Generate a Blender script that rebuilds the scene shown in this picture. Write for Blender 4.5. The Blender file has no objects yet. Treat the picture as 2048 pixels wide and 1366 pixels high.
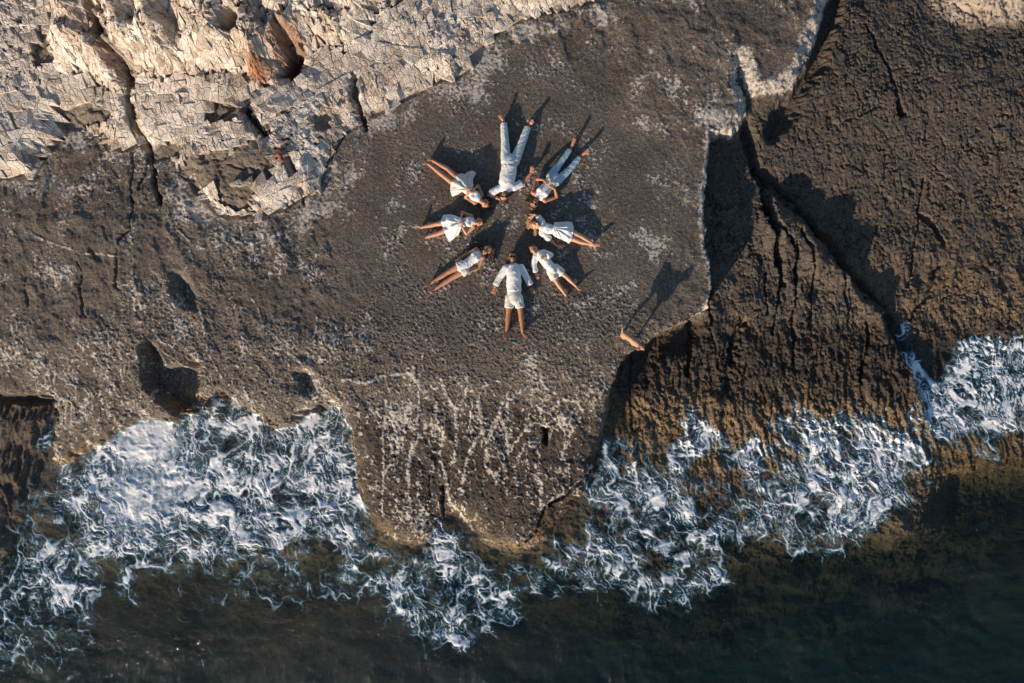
import bpy, math, random
import numpy as np
from mathutils import Vector

# ------------------------------------------------------------------ camera, world, sun, exposure
sc = bpy.context.scene
col = sc.collection
CAM_H, PPM = 16.0, 97.0                      # camera height over the slab, photo pixels per metre on the slab
EL = math.radians(14.0)
SX, SY = 0.56, 0.83                          # shadows fall towards (+x, +y)
cam_d = bpy.data.cameras.new('camera'); cam = bpy.data.objects.new('camera', cam_d); col.objects.link(cam)
cam.location = (0, 0, CAM_H); cam.rotation_euler = (0, 0, 0)
cam_d.sensor_width = 36.0; cam_d.sensor_fit = 'HORIZONTAL'
cam_d.lens = 36.0 * CAM_H / (2048 / PPM)
cam_d.clip_end = 3000; cam_d.clip_start = 0.1
sc.camera = cam
w = bpy.data.worlds.new('World'); sc.world = w; w.use_nodes = True
nt = w.node_tree; bg = nt.nodes['Background']
sky = nt.nodes.new('ShaderNodeTexSky'); sky.sky_type = 'NISHITA'; sky.sun_disc = False
sky.sun_elevation = EL; sky.sun_rotation = math.atan2(-SX, -SY)
sky.ozone_density = 2.0; sky.dust_density = 0.6
nt.links.new(sky.outputs[0], bg.inputs[0]); bg.inputs[1].default_value = 0.11
sun_d = bpy.data.lights.new('sun', 'SUN'); sun = bpy.data.objects.new('sun', sun_d); col.objects.link(sun)
sun_d.energy = 5.0; sun_d.angle = math.radians(0.5); sun_d.color = (1.0, 0.80, 0.60)
n_ = math.hypot(SX, SY)
sdir = Vector((SX / n_ * math.cos(EL), SY / n_ * math.cos(EL), -math.sin(EL)))
sun.rotation_euler = sdir.to_track_quat('-Z', 'Y').to_euler()
sc.view_settings.view_transform = 'Standard'; sc.view_settings.look = 'None'
sc.view_settings.exposure = 0.22; sc.view_settings.gamma = 1.0; sc.view_settings.use_curve_mapping = False
sc.render.engine = 'CYCLES'

rng = np.random.RandomState(7); random.seed(7)

# ------------------------------------------------------------------ numpy noise
_P = rng.permutation(256).astype(np.int32); _P = np.concatenate([_P, _P])
_A = rng.rand(256) * 2 * math.pi
_GX, _GY = np.cos(_A).astype(np.float32), np.sin(_A).astype(np.float32)
_RX, _RY = rng.rand(256).astype(np.float32), rng.rand(256).astype(np.float32)

def gnoise(x, y, seed=0):
    x = np.asarray(x, np.float32) + seed * 17.37; y = np.asarray(y, np.float32) - seed * 9.71
    xi = np.floor(x).astype(np.int32); yi = np.floor(y).astype(np.int32)
    xf = x - xi; yf = y - yi; xi &= 255; yi &= 255
    u = xf * xf * xf * (xf * (xf * 6 - 15) + 10); v = yf * yf * yf * (yf * (yf * 6 - 15) + 10)
    x1 = (xi + 1) & 255; y1 = (yi + 1) & 255
    a = _P[_P[xi] + yi]; b = _P[_P[x1] + yi]; c = _P[_P[xi] + y1]; d = _P[_P[x1] + y1]
    na = _GX[a] * xf + _GY[a] * yf; nb = _GX[b] * (xf - 1) + _GY[b] * yf
    nc = _GX[c] * xf + _GY[c] * (yf - 1); nd = _GX[d] * (xf - 1) + _GY[d] * (yf - 1)
    t0 = na + u * (nb - na); t1 = nc + u * (nd - nc)
    return (t0 + v * (t1 - t0)) * 1.5

def fbm(x, y, octv=4, seed=0, gain=0.5, ridged=False):
    s = 0; a = 1.0; tot = 0
    for k in range(octv):
        n = gnoise(x, y, seed + k * 3)
        if ridged: n = 1 - 2 * np.abs(n)
        s = s + n * a; tot += a; a *= gain; x = x * 2.03; y = y * 2.03
    return s / tot

def worley(x, y, seed=0):
    x = np.asarray(x, np.float32) + seed * 13.1; y = np.asarray(y, np.float32) + seed * 7.7
    xi = np.floor(x).astype(np.int32); yi = np.floor(y).astype(np.int32)
    f1 = np.full(x.shape, 9.0, np.float32); f2 = f1.copy(); idn = np.zeros(x.shape, np.float32)
    for dx in (-1, 0, 1):
        for dy in (-1, 0, 1):
            cx = xi + dx; cy = yi + dy
            h = _P[_P[cx & 255] + (cy & 255)]
            d = np.hypot(cx + _RX[h] - x, cy + _RY[h] - y)
            nn = d < f1
            f2 = np.where(nn, f1, np.minimum(f2, d)); idn = np.where(nn, _RX[(h * 7 + 3) & 255], idn)
            f1 = np.where(nn, d, f1)
    return f1, f2, idn

def ss(a, b, x):
    t = np.clip((x - a) / (b - a), 0, 1); return t * t * (3 - 2 * t)

def seg_dist(u, v, pts, closed=False):
    pts = [tuple(map(float, p)) for p in pts]
    if closed: pts = pts + [pts[0]]
    best = np.full(u.shape, 1e9, np.float32)
    for (ax, ay), (bx, by) in zip(pts[:-1], pts[1:]):
        dx, dy = bx - ax, by - ay; L = dx * dx + dy * dy + 1e-9
        t = np.clip(((u - ax) * dx + (v - ay) * dy) / L, 0, 1)
        best = np.minimum(best, (u - ax - t * dx) ** 2 + (v - ay - t * dy) ** 2)
    return np.sqrt(best)

def sdf(u, v, pts):                           # positive inside
    u = np.asarray(u, np.float32); v = np.asarray(v, np.float32)
    d = seg_dist(u, v, pts, True); ins = np.zeros(u.shape, bool)
    n = len(pts)
    for i in range(n):
        ax, ay = pts[i]; bx, by = pts[(i + 1) % n]
        if ay == by: continue
        c = ((ay > v) != (by > v)) & (u < (bx - ax) * (v - ay) / (by - ay) + ax)
        ins ^= c
    return np.where(ins, d, -d)

def zp(ox, oy, s, pts): return [(ox + a / s, oy + b / s) for a, b in pts]

# ------------------------------------------------------------------ traced outlines (photo pixels = 1/97 m)
FAR = 60000
CLIFF = [(-FAR, -FAR), (-FAR, 345), (0, 345), (45, 350), (50, 292), (78, 275), (88, 238), (120, 242), (150, 262), (168, 256), (198, 288),
         (240, 292), (268, 282), (290, 318), (338, 312), (352, 345), (384, 372), (398, 392), (440, 430), (500, 436), (532, 434),
         (598, 402), (636, 382), (655, 330), (700, 262), (732, 243), (790, 212), (860, 172), (920, 158), (952, 118),
         (1010, 52), (1075, 34), (1200, 0), (1250, -200), (1500, -1500), (5000, -FAR)]
UPPER = [(45, -FAR), (45, 40), (58, 88), (85, 118), (130, 118), (162, 142), (205, 165), (240, 170), (252, 132), (330, 150),
         (420, 148), (500, 148), (520, 185), (548, 180), (600, 132), (640, 112), (700, 112), (732, 90), (762, 50),
         (800, 10), (830, -200), (1100, -1500), (4000, -FAR)]
SLAB = [(-FAR, -FAR), (-FAR, 700), (-200, 780), (0, 795), (76, 798), (88, 925), (112, 942), (150, 915), (205, 885), (248, 842), (330, 848), (345, 832),
        (400, 812), (425, 788), (470, 818), (530, 858), (575, 855), (600, 832), (640, 806), (672, 826), (695, 862),
        (712, 950), (728, 1030), (770, 1078), (826, 1100), (868, 1082), (888, 1040), (905, 1032), (935, 1052),
        (975, 1096), (1040, 1112), (1095, 1085), (1120, 1040), (1172, 985), (1182, 930), (1212, 850), (1232, 762),
        (1255, 712), (1290, 694), (1332, 664), (1385, 640), (1420, 618), (1426, 560), (1414, 500), (1410, 420),
        (1418, 330), (1422, 262), (1440, 268), (1470, 262), (1495, 235), (1488, 190), (1474, 150), (1478, 120), (1490, 150),
        (1508, 186), (1545, 184), (1590, 160), (1612, 118), (1640, 52), (1655, 0), (1690, -120), (2400, -3000), (9000, -FAR)]
BSHELF = [(1200, 200), (1510, 240), (1560, 350), (1608, 396), (1655, 452), (1710, 520), (1800, 612), (1852, 690), (1885, 800),
          (1905, 880), (1880, 1000), (1500, 1300), (1000, 1300), (1000, 600)]
HILL = [(1860, -FAR), (1868, -60), (1890, 18), (1945, 40), (2010, 44), (2100, 30), (FAR, 10), (FAR, -FAR)]
PIT = zp(0, 400, 2.926, [(985, 430), (1040, 405), (1095, 440), (1150, 560), (1150, 640), (1080, 640), (990, 590)])
NOTCH = zp(0, 400, 2.926, [(780, 850), (830, 800), (905, 890), (930, 960), (1060, 975), (1110, 920), (1200, 1000), (1230, 1150), (1200, 1210), (960, 1260), (880, 1200), (780, 1110)])
BAY = zp(0, 400, 2.926, [(1690, 1000), (1800, 970), (1860, 1020), (1850, 1120), (1760, 1150)])
HOLE = zp(600, 700, 2.926, [(1412, 455), (1462, 460), (1458, 520), (1445, 560), (1415, 545)])
CHAN = [(-FAR, 812), (70, 808), (80, 930), (30, 1120), (-60, 1300), (-FAR, 1400)]
CREV = [(1500, 235), (1530, 330), (1600, 396), (1655, 455), (1710, 525), (1800, 618), (1850, 692), (1870, 730)]
CREV2 = [(1545, 330), (1552, 400), (1575, 470), (1580, 520)]
VEINS = [zp(600, 700, 2.926, q) for q in (
    [(820, 170), (850, 260), (900, 350), (920, 440), (915, 560), (900, 650)],
    [(1190, 290), (1170, 370), (1110, 470), (1060, 480), (1020, 540), (980, 640), (960, 740), (950, 830)],
    [(800, 310), (790, 430), (840, 500), (820, 600), (860, 720), (880, 860)],
    [(1350, 430), (1300, 490), (1240, 570), (1215, 600)], [(1170, 400), (1210, 480), (1220, 600)],
    [(1310, 560), (1270, 650), (1255, 760)], [(1150, 430), (1090, 540), (1090, 680), (1130, 730), (1200, 660)],
    [(1380, 660), (1410, 760), (1410, 900)], [(690, 240), (690, 380), (650, 600), (640, 750)],
    [(1530, 830), (1430, 880), (1400, 920)], [(230, 180), (380, 190), (480, 150), (640, 130)],
    [(1640, 400), (1560, 520), (1520, 680)], [(1380, 130), (1440, 220), (1500, 260)], [(1040, 290), (1060, 400), (1060, 470)],
    [(1290, 240), (1230, 300), (1180, 360)], [(640, 460), (700, 500), (680, 560), (640, 660)], [(1400, 330), (1460, 370), (1520, 290), (1620, 300), (1660, 360)],
    [(970, 150), (975, 260), (930, 320), (910, 360)], [(1860, 620), (1700, 700), (1560, 830)], [(880, 880), (960, 980), (1010, 1060)])]
VTHIN = [zp(600, 700, 2.926, q) for q in (
    [(430, 380), (480, 470), (500, 600), (500, 800), (490, 930)], [(560, 300), (600, 450)], [(500, 440), (560, 600), (570, 740)],
    [(650, 620), (650, 800), (660, 960)], [(700, 700), (700, 850), (760, 950)], [(520, 300), (550, 420), (600, 580)])]
LEDGES = [  # thin raised rock edges, their sunlit brightness painted in as pale colour
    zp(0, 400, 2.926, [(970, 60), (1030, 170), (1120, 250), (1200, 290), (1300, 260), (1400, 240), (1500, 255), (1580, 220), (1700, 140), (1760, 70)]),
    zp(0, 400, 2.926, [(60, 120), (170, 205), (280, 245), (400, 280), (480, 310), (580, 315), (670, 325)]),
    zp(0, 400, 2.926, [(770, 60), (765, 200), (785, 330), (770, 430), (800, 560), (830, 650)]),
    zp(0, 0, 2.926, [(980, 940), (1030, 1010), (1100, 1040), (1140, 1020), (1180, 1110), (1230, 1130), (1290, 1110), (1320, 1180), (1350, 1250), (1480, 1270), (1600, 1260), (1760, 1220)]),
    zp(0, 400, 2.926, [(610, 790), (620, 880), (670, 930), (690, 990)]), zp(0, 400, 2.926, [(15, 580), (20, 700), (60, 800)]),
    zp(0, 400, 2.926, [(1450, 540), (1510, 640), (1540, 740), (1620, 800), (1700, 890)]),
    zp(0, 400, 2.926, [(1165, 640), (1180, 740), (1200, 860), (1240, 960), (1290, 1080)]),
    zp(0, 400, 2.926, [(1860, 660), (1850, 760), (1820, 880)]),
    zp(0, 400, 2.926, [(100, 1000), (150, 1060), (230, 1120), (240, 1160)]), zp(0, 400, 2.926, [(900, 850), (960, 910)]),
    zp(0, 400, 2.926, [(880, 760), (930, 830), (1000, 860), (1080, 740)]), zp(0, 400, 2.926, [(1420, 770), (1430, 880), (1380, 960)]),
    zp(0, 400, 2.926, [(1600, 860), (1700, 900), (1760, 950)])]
CRACKS = [  # (polyline, half width px, depth m)
    (zp(0, 0, 2.926, [(540, 20), (600, 150), (650, 260), (700, 370), (715, 480), (715, 530)]), 7.0, 0.55),
    (zp(0, 0, 2.926, [(715, 530), (735, 640), (770, 710), (810, 820), (850, 900), (880, 980), (900, 1100), (930, 1200)]), 3.6, 0.22),
    (zp(0, 0, 2.926, [(810, 820), (830, 900), (830, 1020), (800, 1100)]), 2.2, 0.12),
    (zp(0, 0, 2.926, [(740, 880), (745, 1000), (760, 1150), (765, 1330)]), 1.8, 0.10),
    (zp(0, 400, 2.926, [(760, 0), (765, 160), (690, 230), (680, 320), (670, 500)]), 1.8, 0.08),
    (zp(0, 400, 2.926, [(440, 350), (470, 420), (455, 520), (460, 620), (490, 680)]), 1.6, 0.06),
    (zp(0, 400, 2.926, [(130, 430), (125, 550), (130, 620)]), 1.4, 0.05), (zp(0, 400, 2.926, [(465, 520), (465, 760)]), 1.4, 0.05),
    (zp(0, 0, 2.926, [(1700, 900), (1740, 1000), (1760, 1100), (1780, 1200)]), 2.5, 0.12),
    (zp(0, 0, 2.926, [(1480, 650), (1500, 720), (1545, 780), (1590, 820)]), 7.5, 0.4),
    (zp(600, 0, 2.926, [(340, 480), (330, 560), (360, 660), (390, 760)]), 5.0, 0.25),
    (zp(600, 0, 2.926, [(860, 60), (1000, 240), (1040, 200), (1080, 40)]), 2.0, 0.06),
    (zp(1200, 0, 2.414, [(1310, 90), (1360, 180), (1440, 340), (1470, 450), (1500, 530)]), 2.4, 0.12),
    (zp(1200, 0, 2.414, [(1480, 460), (1505, 530)]), 6.0, 0.2),
    (zp(1200, 0, 2.414, [(1640, 830), (1630, 1000), (1600, 1250), (1590, 1366)]), 2.2, 0.1),
    (zp(1200, 0, 2.414, [(1220, 560), (1400, 480)]), 1.5, 0.05), (zp(1200, 0, 2.414, [(1640, 1010), (1700, 1060), (1760, 1150)]), 5.0, 0.12),
    (zp(1200, 0, 2.414, [(790, 780), (830, 960), (880, 1080), (900, 1200), (940, 1366)]), 4.0, 0.2),
    (zp(1200, 0, 2.414, [(900, 1060), (960, 1130), (1000, 1200), (1005, 1366)]), 3.0, 0.15),
    (zp(1200, 0, 2.414, [(1010, 1090), (1060, 1180), (1075, 1300)]), 3.0, 0.12),
    (zp(1200, 0, 2.414, [(840, 1000), (890, 1090)]), 9.0, 0.25),
    (zp(1200, 500, 2.414, [(910, 0), (930, 150), (905, 260), (890, 400)]), 2.6, 0.12),
    (zp(1200, 500, 2.414, [(1000, 0), (1000, 280), (1005, 540)]), 3.0, 0.12), (zp(1200, 500, 2.414, [(1075, 60), (1080, 260), (1075, 360)]), 2.4, 0.12),
    (zp(1200, 500, 2.414, [(1380, 350), (1375, 480), (1340, 660)]), 3.2, 0.15), (zp(1200, 500, 2.414, [(565, 160), (575, 380), (600, 480)]), 2.4, 0.1),
    (zp(1200, 500, 2.414, [(740, 350), (700, 440), (690, 540)]), 9.0, 0.14), (zp(1200, 500, 2.414, [(480, 350), (485, 500), (470, 620)]), 5.0, 0.2),
    (zp(1200, 500, 2.414, [(850, 100), (850, 300)]), 2.2, 0.1), (zp(1200, 500, 2.414, [(190, 460), (185, 900)]), 2.4, 0.12),
    (zp(1200, 500, 2.414, [(1220, 80), (1240, 200), (1280, 330)]), 2.4, 0.1),
    (zp(1200, 500, 2.414, [(1740, 50), (1700, 200), (1610, 330)]), 3.0, 0.1),
    (zp(600, 700, 2.926, [(845, 780), (840, 900), (835, 990)]), 2.5, 0.12), (zp(600, 700, 2.926, [(1680, 740), (1560, 830), (1440, 900), (1400, 1000), (1330, 1110)]), 2.0, 0.1),
    (zp(600, 700, 2.926, [(520, 420), (560, 560), (580, 760)]), 1.5, 0.05), (zp(600, 700, 2.926, [(760, 720), (770, 840), (740, 950)]), 1.6, 0.05)]
CAVES = [(zp(0, 0, 2.926, [(1390, 170), (1460, 160), (1510, 190), (1500, 270), (1390, 280)]), 0.5),
         (zp(0, 0, 2.926, [(1680, 200), (1735, 250), (1795, 340), (1790, 420), (1750, 490), (1650, 495), (1690, 420), (1705, 350), (1672, 270)]), 0.6),
         (zp(0, 0, 2.926, [(1700, 960), (1760, 980), (1750, 1040), (1720, 1030)]), 0.2),
         (zp(0, 0, 2.926, [(1660, -40), (1730, -40), (1730, 60), (1690, 80)]), 0.35),
         (zp(0, 0, 2.926, [(1060, -40), (1200, -40), (1190, 30), (1100, 60)]), 0.3),
         (zp(0, 0, 2.926, [(1860, 700), (1945, 700), (1940, 770), (1880, 800)]), 0.12),
         (zp(0, 0, 2.926, [(170, 330), (250, 345), (200, 370)]), 0.2)]

def coarse(u, v):
    """very smooth elevation, only used to place traced outlines at their true height"""
    s = -1.0 * ss(760, 1020, v)
    f = u * 0.55 + v
    return s + 2.2 * ss(640, -250, f)
def apparent(U, V):
    u, v = U, V
    for _ in range(4):
        k = CAM_H / (CAM_H - coarse(u, v)); u = 1024 + (U - 1024) * k; v = 683 + (V - 683) * k
    return u, v
def wxy(px, py, z=0.0):
    k = (CAM_H - z) / CAM_H / PPM
    return (px - 1024) * k, (683 - py) * k

# ------------------------------------------------------------------ height field
def axis(lo, hi, step, far, segs=()):
    a = []; x = lo
    while x < hi:
        a.append(x); st = step
        for s0, s1 in segs:
            if x > s0: st = s1
        x += st
    a.append(hi); g = step * 3; x = hi; y = lo; r = []; l = []
    while x < far: x += g; y -= g; r.append(x); l.append(y); g *= 1.22
    return np.array(l[::-1] + a + r, np.float32)

def shore_height(U, V):
    """U, V: plan position in 1/97 m; returns height and surface masks"""
    u0, v0 = apparent(U, V)
    wx = fbm(u0 / 40, v0 / 40, 4, 1) * 9 + fbm(u0 / 9, v0 / 9, 2, 40) * 2.2; wy = fbm(u0 / 40, v0 / 40, 4, 5) * 9 + fbm(u0 / 9, v0 / 9, 2, 44) * 2.2
    u = u0 + wx; v = v0 + wy
    jag = ss(740, 800, v0) * ss(720, 640, u0); jx = jag * fbm(u0 / 16, v0 / 22, 3, 251) * 11; jy = jag * fbm(u0 / 16, v0 / 22, 3, 255) * 11
    d_sl = sdf(u + jx, v + jy, SLAB); d_cl = sdf(u, v, CLIFF); d_up = sdf(u, v, UPPER); d_b = sdf(u, v, BSHELF); d_h = sdf(u, v, HILL)
    low = fbm(u0 / 220, v0 / 220, 3, 9); mid = fbm(u0 / 60, v0 / 60, 4, 12)
    # slab
    zs = -0.72 * ss(650, 1100, v) - 0.30 * ss(420, 860, v) * ss(600, 150, u) + 0.05 * low * ss(200, 420, np.hypot(u - 1024, v - 440))
    zs = zs - 0.30 * np.exp(-np.clip(d_sl, 0, 400) / (14 + 22 * ss(850, 1000, v) * ss(690, 720, u))) * ss(600, 1000, v)
    zs = zs + 0.10 * ss(300, 0, v) * ss(1150, 1400, u)
    # shelves and sea bed
    zb = -0.46 - 0.56 * np.clip((v - 430) / 470, 0, 1) + 0.05 * low + 0.15 * np.exp(-np.abs(d_b) / 34) * (0.7 + mid * 1.4) * ss(1540, 1600, u) * ss(760, 640, v)
    for sx_, sy_, sr_, sh_ in ((1562, 446, 26, .26), (1648, 508, 24, .30), (1700, 560, 18, .12)):
        zb = zb + sh_ * np.exp(-(((u - sx_) * .9) ** 2 + ((v - sy_) * .6) ** 2) / sr_ ** 2)
    zb = zb + 0
    zc = -0.26 - 0.48 * ss(120, 470, v) - 0.34 * ss(480, 760, v) + 0.05 * low
    zsea = -1.045 - 0.10 * ss(880, 1080, v) - 0.30 * ss(1060, 1200, v) - 2.2 * ss(1110, 1440, v) - 1.6 * ss(1400, 4000, v) - 0.75 * ss(1840, 1960, u) * ss(850, 980, v) - 0.35 * ss(1430, 1560, u) * ss(1060, 1130, v)
    zout = zc + (zb - zc) * ss(-4, 6, d_b)
    zout = np.where(u < 1100, -1.06 + 0 * zout, zout)
    t = ss(880, 1010, v) * 1.0
    zout = zout * (1 - t) + (zsea + 0.10 * mid + 0.08 * low) * t
    d_ch = sdf(u, v, CHAN)
    ew = 5 + 22 * ss(1425, 1475, u) * ss(300, 240, v) + 8 * ss(700, 900, v) + 26 * ss(900, 1040, v) * ss(690, 720, u)
    H = zout + (zs - zout) * ss(-1.0, 1.0, (d_sl + 5.0 * fbm(u0 / 12, v0 / 12, 3, 18)) / ew)
    H = H + (-0.90 - 0.24 * ss(820, 1120, v) - .16 * ss(30, 80, u) + 0.12 * mid + .10 * fbm(u0 / 18, v0 / 70, 3, 19, .5, True) - H) * ss(-4, 10, d_ch)
    # big bosses of the sea bed
    H = H + (0.5 * ss(-0.1, 0.5, fbm(u0 / 130, v0 / 130, 3, 77)) - 0.12) * ss(1080, 1250, v)
    # the step on the right of the slab: rounded hill
    H = H + 0.5 * ss(-20, 90, d_h)
    # cliff
    rib = fbm(u0 / 70 - v0 / 300, v0 / 240, 3, 21)
    hc = 0.22 * ss(0, 45, d_cl) + 0.0021 * np.clip(d_cl, 0, 320)
    hc = hc + (0.85 * ss(-4, 55, d_up) + 1.1 * ss(40, 330, d_up) + 1.5 * ss(300, 900, d_up)) * (1 + 0.35 * rib)
    hc = hc + (0.30 * rib + 0.22 * mid) * ss(-10, 70, d_up) + 0.05 * mid * ss(0, 60, d_cl)
    H = H + hc
    for pts, hw, dep in CRACKS:
        x0 = min(p[0] for p in pts) - 40; x1 = max(p[0] for p in pts) + 40; y0 = min(p[1] for p in pts) - 40; y1 = max(p[1] for p in pts) + 40
        m = (u > x0) & (u < x1) & (v > y0) & (v < y1)
        d = seg_dist(u[m], v[m], pts) + 1.5 * mid[m] + hw * .9 * fbm(u[m] / 6, v[m] / 9, 2, 23) + hw * .8 * fbm(u[m] / 26, v[m] / 26, 2, 24)
        H[m] -= dep * (1 - ss(hw * 0.5, hw * 1.4, d))
    crev = seg_dist(u, v, CREV) + 9 * mid; H -= 0.30 * (1 - ss(3, 20, crev)); 
    c3 = seg_dist(u, v, [(1700, -60), (1665, 50), (1645, 120), (1605, 190), (1560, 250)]) + 12 * mid; H -= 0.32 * (1 - ss(6, 26, c3)) * (d_sl < 0)
    c4 = seg_dist(u, v, [(1400, 655), (1330, 690), (1285, 740), (1262, 800), (1245, 860), (1215, 920)]) + 12 * mid; H -= 0.24 * (1 - ss(10, 44, c4)) * ss(0, -10, d_sl)
    c2 = seg_dist(u, v, CREV2); H -= 0.15 * (1 - ss(3, 12, c2))
    for pts, dep in ((PIT, 0.24), (NOTCH, 0.52), (BAY, 0.22), (HOLE, 0.35)):
        d = sdf(u0 + wx * .8, v0 + wy * .8, pts); H -= dep * ss(-5, 24, d + 6 * mid) if dep < 0.34 else dep * ss(-3, 12, d + 5 * mid)
    cave = np.zeros_like(H)
    for pts, dep in CAVES:
        d = sdf(u, v, pts); k = ss(-3, 10, d + 5 * mid); H -= dep * k * (1 + .5 * fbm(u / 14, v / 20, 3, 241)); cave = np.maximum(cave, k)
    # ---- relief
    on_sl = ss(-4, 4, d_sl) * (1 - ss(-6, 10, d_cl)); on_cl = ss(-4, 6, d_cl) + ss(-20, 30, d_h); shelf = (1 - ss(-4, 4, d_sl)) * ss(1150, 1220, u)
    patch = fbm(u0 / 90, v0 / 110, 3, 31)
    rough = ss(-0.25, 0.35, patch + 0.9 * ss(430, 760, v0) * ss(60, 300, u0) - 0.25 - 0.5 * ss(1150, 1250, u0) * ss(640, 560, v0))
    f1, f2, cid = worley(u0 / 9 + 0.6 * mid, v0 / 9 + wy / 14, 3)
    pop = ss(0.05, 0.45, f1) * (1 - ss(0.02, 0.30, f2 - f1) * 0.3)
    fine = fbm(u0 / 7, v0 / 7, 3, 50)
    g1, g2, gid = worley(u0 / 22 + mid, v0 / 26, 8)
    H += on_sl * (0.008 * fine + 0.016 * fbm(u0 / 4.2, v0 / 4.2, 2, 57) * (.3 + .9 * rough) + .010 * mid * fine + 0.014 * rough * fbm(u0 / 13, v0 / 13, 4, 58, .65, True) + 0.004 * rough * pop + 0.006 * rough * (gid - 0.5) + 0.012 * mid * ss(200, 420, np.hypot(u - 1024, v - 440)))
    stp = fbm(u0 / 70 + wx / 30, v0 / 100, 3, 211, .55, True)
    H += on_sl * ss(260, 430, np.hypot(u0 - 1024, v0 - 440)) * (0.034 * ss(.1, .9, stp) - .015 + .02 * fbm(u0 / 24, v0 / 30, 3, 215))
    # vein network (weathered pale crests) in the lower slab
    vx = u0 / 24 + fbm(u0 / 60, v0 / 60, 3, 61) * 1.3; vy = v0 / 62 + fbm(u0 / 50, v0 / 50, 3, 65) * 1.0
    vr = fbm(vx, vy, 3, 70, 0.55, True)
    vmask = ss(560, 760, v0) * (0.55 + 0.45 * ss(-.3, .3, patch)) * on_sl
    vein = ss(0.66, 0.88, vr) * vmask * (0.55 + 0.9 * np.clip(fine + .3, 0, 1))
    vein2 = ss(0.70, 0.90, fbm(u0 / 30 + wx / 20, v0 / 34, 3, 90, 0.55, True)) * on_sl * ss(-0.1, 0.3, patch) * 0.6
    net = np.maximum(ss(.72, .92, fbm(u0 / 17 + wx / 9, v0 / 20 + wy / 9, 3, 191, .55, True)), (1 - ss(.02, .12, g2 - g1)) * ss(-.1, .3, mid + fine * .5)) * on_sl * ss(600, 700, v0) * ss(880, 800, v0) * ss(-.35, .25, patch + .5 * mid) * .62
    h1, h2, hid = worley((u0 - .12 * (v0 - 800)) / 24 + wx / 10, v0 / 66 + wy / 22, 195); h3, h4, _q = worley(u0 / 13 + wx / 11, v0 / 34 + wy / 20, 197)
    branch = np.maximum(np.exp(-((h2 - h1) / .11) ** 2) * ss(-.5, .1, mid + .6 * fine), .7 * np.exp(-((h4 - h3) / .12) ** 2) * ss(-.1, .4, patch + mid)) * on_sl
    branch = branch * (.25 + .75 * ss(-.35, .2, fbm(u0 / 40, v0 / 60, 3, 199))) * np.maximum(ss(700, 800, v0) * ss(1040, 930, v0) * ss(660, 720, u0) * ss(1240, 1180, u0), .8 * ss(560, 680, v0) * ss(330, 220, u0))
    vein = np.maximum(vein, branch * (.6 + .9 * fine) * 1.3)
    vein = np.maximum(vein, net * (.6 + .8 * fine))
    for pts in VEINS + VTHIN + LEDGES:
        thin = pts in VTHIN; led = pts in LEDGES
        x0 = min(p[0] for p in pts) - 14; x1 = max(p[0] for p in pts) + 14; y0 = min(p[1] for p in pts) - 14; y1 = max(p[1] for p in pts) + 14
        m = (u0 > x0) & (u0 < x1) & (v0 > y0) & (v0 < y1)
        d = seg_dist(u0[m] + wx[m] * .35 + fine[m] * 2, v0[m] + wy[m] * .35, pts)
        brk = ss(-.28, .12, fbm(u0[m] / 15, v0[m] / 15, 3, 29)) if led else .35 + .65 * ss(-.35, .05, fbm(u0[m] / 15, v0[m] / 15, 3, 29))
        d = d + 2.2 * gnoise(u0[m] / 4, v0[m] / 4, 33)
        vein[m] = np.maximum(vein[m], brk * (1 - ss(0.6, 3.2 if (thin or led) else 5.5, d)) * (0.85 + 0.9 * fine[m]))  # veins, plus ledges whose sunlit look is painted pale
    vein = np.clip(vein, 0, 1)
    H += 0.015 * vein + 0.010 * vein2
    lobes = ss(740, 820, v0) * ss(690, 760, u0) * ss(1200, 1120, u0)
    H += on_sl * lobes * 0.010 * np.sin((u0 + wx * 2.6) / 5.4) * ss(-.2, .3, fbm(u0 / 50, v0 / 200, 2, 99))
    H += on_sl * 0.006 * fbm(u0 / 9 + wx / 14, v0 / 45, 3, 101) * ss(300, 200, u0) * ss(350, 600, v0) * 2
    # shelf on the right: network of open joints and solution pits, drawn out up and down
    k1, k2, kid = worley(u0 / 13 + wx / 11, v0 / 24 + wy / 11, 15)
    q1, q2, qid = worley(u0 / 34 + wx / 12, v0 / 60 + wy / 12, 25)
    jn = 1 - ss(0.02, 0.20, k2 - k1); jn2 = 1 - ss(0.0, 0.09, q2 - q1)
    kfade = 0.35 + 0.65 * ss(-0.25, 0.25, fbm(u0 / 110, v0 / 110, 3, 111))
    rg1 = fbm(u0 / 15 + wx / 8, v0 / 34 + wy / 16, 4, 151, 0.6, True); rg2 = fbm((u0 + v0) / 26 + wx / 12, (v0 - u0) / 34, 4, 157, 0.6, True); tiny = fbm(u0 / 4.5, v0 / 6, 3, 163, .6)
    up_ = ss(640, 500, v0)                      # upper part: flat facets between thin open joints; lower part: fluted and pitted
    tj = np.exp(-((k2 - k1) / .07) ** 2) * ss(-.25, .25, mid + .8 * (kid - .5)); tj2 = np.exp(-((q2 - q1) / .05) ** 2) * ss(-.3, .2, patch + .5 * mid)
    grit = fbm(u0 / 4.2, v0 / 4.2, 2, 159)
    H += shelf * up_ * (-0.040 * tj - 0.060 * tj2 + 0.012 * (kid - .5) + 0.030 * (qid - .5) + 0.012 * grit + 0.012 * fine + 0.05 * mid - 0.030 * ss(.62, .95, rg2) * kfade - .02 * ss(.6, .95, rg1))
    H += shelf * (1 - up_) * (-0.024 * jn * kfade - 0.03 * tj2 - 0.040 * ss(0.45, 0.9, rg1) * kfade + 0.012 * fine + 0.014 * tiny + 0.008 * grit + 0.07 * mid - .03 * ss(.5, .95, fbm(u0 / 8 + wx / 9, v0 / 40 + wy / 30, 3, 221, .5, True)))
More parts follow.
